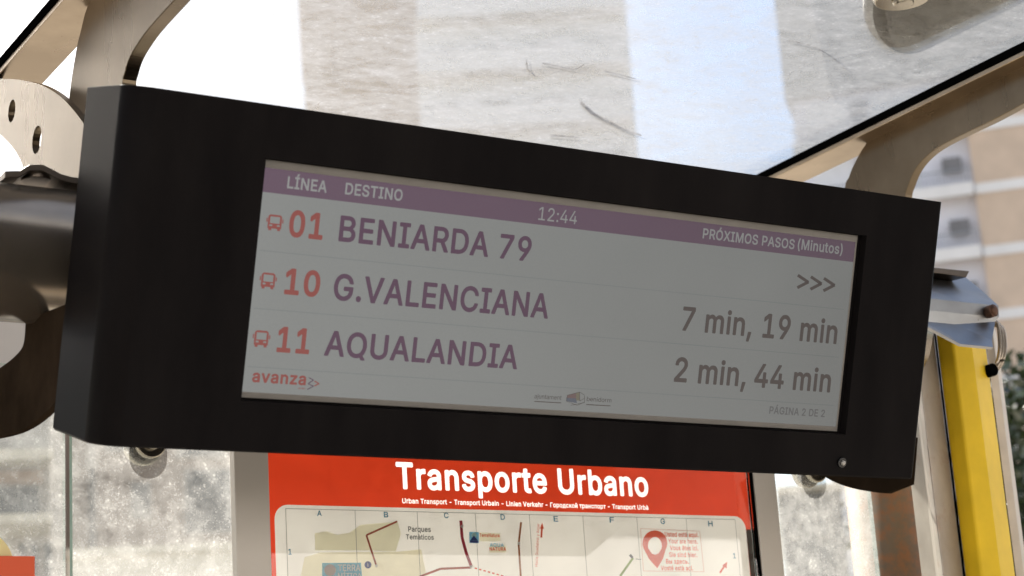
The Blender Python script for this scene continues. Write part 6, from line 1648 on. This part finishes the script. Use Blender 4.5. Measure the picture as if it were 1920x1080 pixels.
# tan block with a balcony, left
Mx, loc = front(20, 50, 17)
tb_ = thing("low_apartment_block", "grey block with tan balcony behind the left glass pane", "building", (Mx[0][3], Mx[1][3], 0))
bpart("wall", [(loc(-500, 960).x, loc(121, 960).x, 0, 8, 0, 7.0)], GREYB, tb_, Mx)
bpart("cornice", [rect(loc, -300, 860, 96, 880, -0.5, -0.003)], STONE, tb_, Mx)
bpart("fascia", [rect(loc, -300, 888, 80, 912, -0.1, -0.003)], BROWNW, tb_, Mx)
f_ = bpart("window", [rect(loc, -300, 914, 76, 992, -0.06, -0.003)], GREYB, tb_, Mx)
bpart("pane", [rect(loc, -290, 918, 72, 989, -0.075, -0.062)], SLATE, f_, Mx)
bpart("balcony", [rect(loc, -300, 994, 92, 1010, -1.0, -0.003)], STONE, tb_, Mx)
for x0 in (36, 58, 84):
    bpart("window", [rect(loc, x0, 1022, x0 + 12, 1080, -0.05, -0.003)], SLATE, tb_, Mx)
# dark block, right
Mx, loc = front(26, 1500, 40)
db = thing("low_apartment_block", "dark blue grey block behind the glass right of the route map", "building", (Mx[0][3], Mx[1][3], 0))
bpart("wall", [(loc(1465, 960).x, loc(1580, 960).x, 0, 8, 0, loc(1500, 925).z)], DARKW, db, Mx)
bpart("roof_slab", [(loc(1460, 960).x, loc(1584, 960).x, -0.3, 8.2, loc(1500, 925).z + 0.002, loc(1500, 915).z)], STONE, db, Mx)
for rc in ((1478, 965, 1500, 1010), (1530, 960, 1555, 1010)):
    f_ = bpart("window", [rect(loc, *rc, -0.05, -0.003)], GREYB, db, Mx)
    bpart("pane", [rect(loc, rc[0] + 4, rc[1] + 4, rc[2] - 4, rc[3] - 4, -0.06, -0.052)], SLATE, f_, Mx)
# garden wall at the foot of the yard
Mx, loc = front(18, 300, 26)
gw = thing("garden_wall", "pale wall at the foot of the brown block", "wall", (Mx[0][3], Mx[1][3], 0))
zt_w = loc(300, 1022).z
bpart("wall", [(loc(124, 1000).x, loc(1000, 1000).x, 0, 0.3, 0, zt_w - 0.08)], STONE, gw, Mx)
bpart("coping", [(loc(124, 1000).x, loc(1002, 1000).x, -0.03, 0.33, zt_w - 0.078, zt_w)], STONE, gw, Mx)

# across the street, behind the camera: it shows only as a reflection in the map's cover
Mx = basis((34, -24), (0, 1))
sb = thing("street_block", "dark clad block across the street, mirrored in the map glass", "building", (10, -24, 0))
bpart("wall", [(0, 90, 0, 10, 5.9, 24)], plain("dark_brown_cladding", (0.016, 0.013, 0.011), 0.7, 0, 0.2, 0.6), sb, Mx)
bpart("shopfront", [(0, 90, -0.2, 9.8, 0, 5.898)], WHITEW, sb, Mx)
bpart("pilaster", [(37.3, 38.3, -0.35, -0.205, 0, 8.0)], WHITEW, sb, Mx)

# ------------------------------------------------------------------ trees on the right
LEAF = plain("dark_green_leaf", (0.035, 0.055, 0.018), 0.16, 0, 0.4, 3, 0, 0.9)
BARK = plain("bark", (0.10, 0.075, 0.05), 0.9, 0, 0.3, 8)


def tree(label, loc, rad, zc_, nleaf, leaf, seed):
    rnd = random.Random(seed)
    t = thing("garden_tree", label, "tree", (loc[0], loc[1], 0))
    bm = bmesh.new()
    P = [Vector((loc[0], loc[1], 0)), Vector((loc[0] + .05, loc[1], zc_ * .4)), Vector((loc[0] - .05, loc[1] + .05, zc_ * .75)), Vector((loc[0], loc[1], zc_ + rad * .4))]
    tube(bm, smooth_path(P, 4), [0.12 - 0.09 * i / 12 for i in range(13)], 10)
    for k in range(7):
        a = k * 2.4
        e = Vector((loc[0] + math.cos(a) * rad * .7, loc[1] + math.sin(a) * rad * .7, zc_ + rnd.uniform(-.2, .6) * rad))
        tube(bm, [Vector((loc[0], loc[1], zc_ * .6 + k * .1)), (Vector((loc[0], loc[1], zc_ * .6)) + e) / 2 + Vector((0, 0, .2)), e], [0.04, 0.025, 0.008], 6)
    link("trunk", bm, BARK, t)
    bm = bmesh.new()
    cl = [(Vector((rnd.gauss(0, .5), rnd.gauss(0, .5), rnd.gauss(0, .5))) * rad, rnd.uniform(.25, .5) * rad) for _ in range(26)]
    for i in range(nleaf):
        c0, cr = cl[rnd.randrange(len(cl))]
        v = Vector((rnd.gauss(0, 1), rnd.gauss(0, 1), rnd.gauss(0, 1))).normalized() * cr * rnd.uniform(.6, 1.05)
        p = Vector((loc[0], loc[1], zc_)) + c0 + v
        a = Vector((rnd.uniform(-1, 1), rnd.uniform(-1, 1), rnd.uniform(-.6, .6))).normalized()
        b = a.cross(Vector((rnd.uniform(-1, 1), rnd.uniform(-1, 1), rnd.uniform(-1, 1)))).normalized()
        L = leaf * rnd.uniform(.7, 1.3)
        bm.faces.new([bm.verts.new(p), bm.verts.new(p + a * L * .5 + b * L * .28), bm.verts.new(p + a * L), bm.verts.new(p + a * L * .5 - b * L * .28)])
    link("crown", bm, LEAF, t)
    return t


q = atD(2010, 900, 11.0)
tree("dark glossy leaved tree right of the yellow post", (q.x, q.y), 0.85, atD(2010, 1075, 11.0).z, 15000, 0.075, 3)
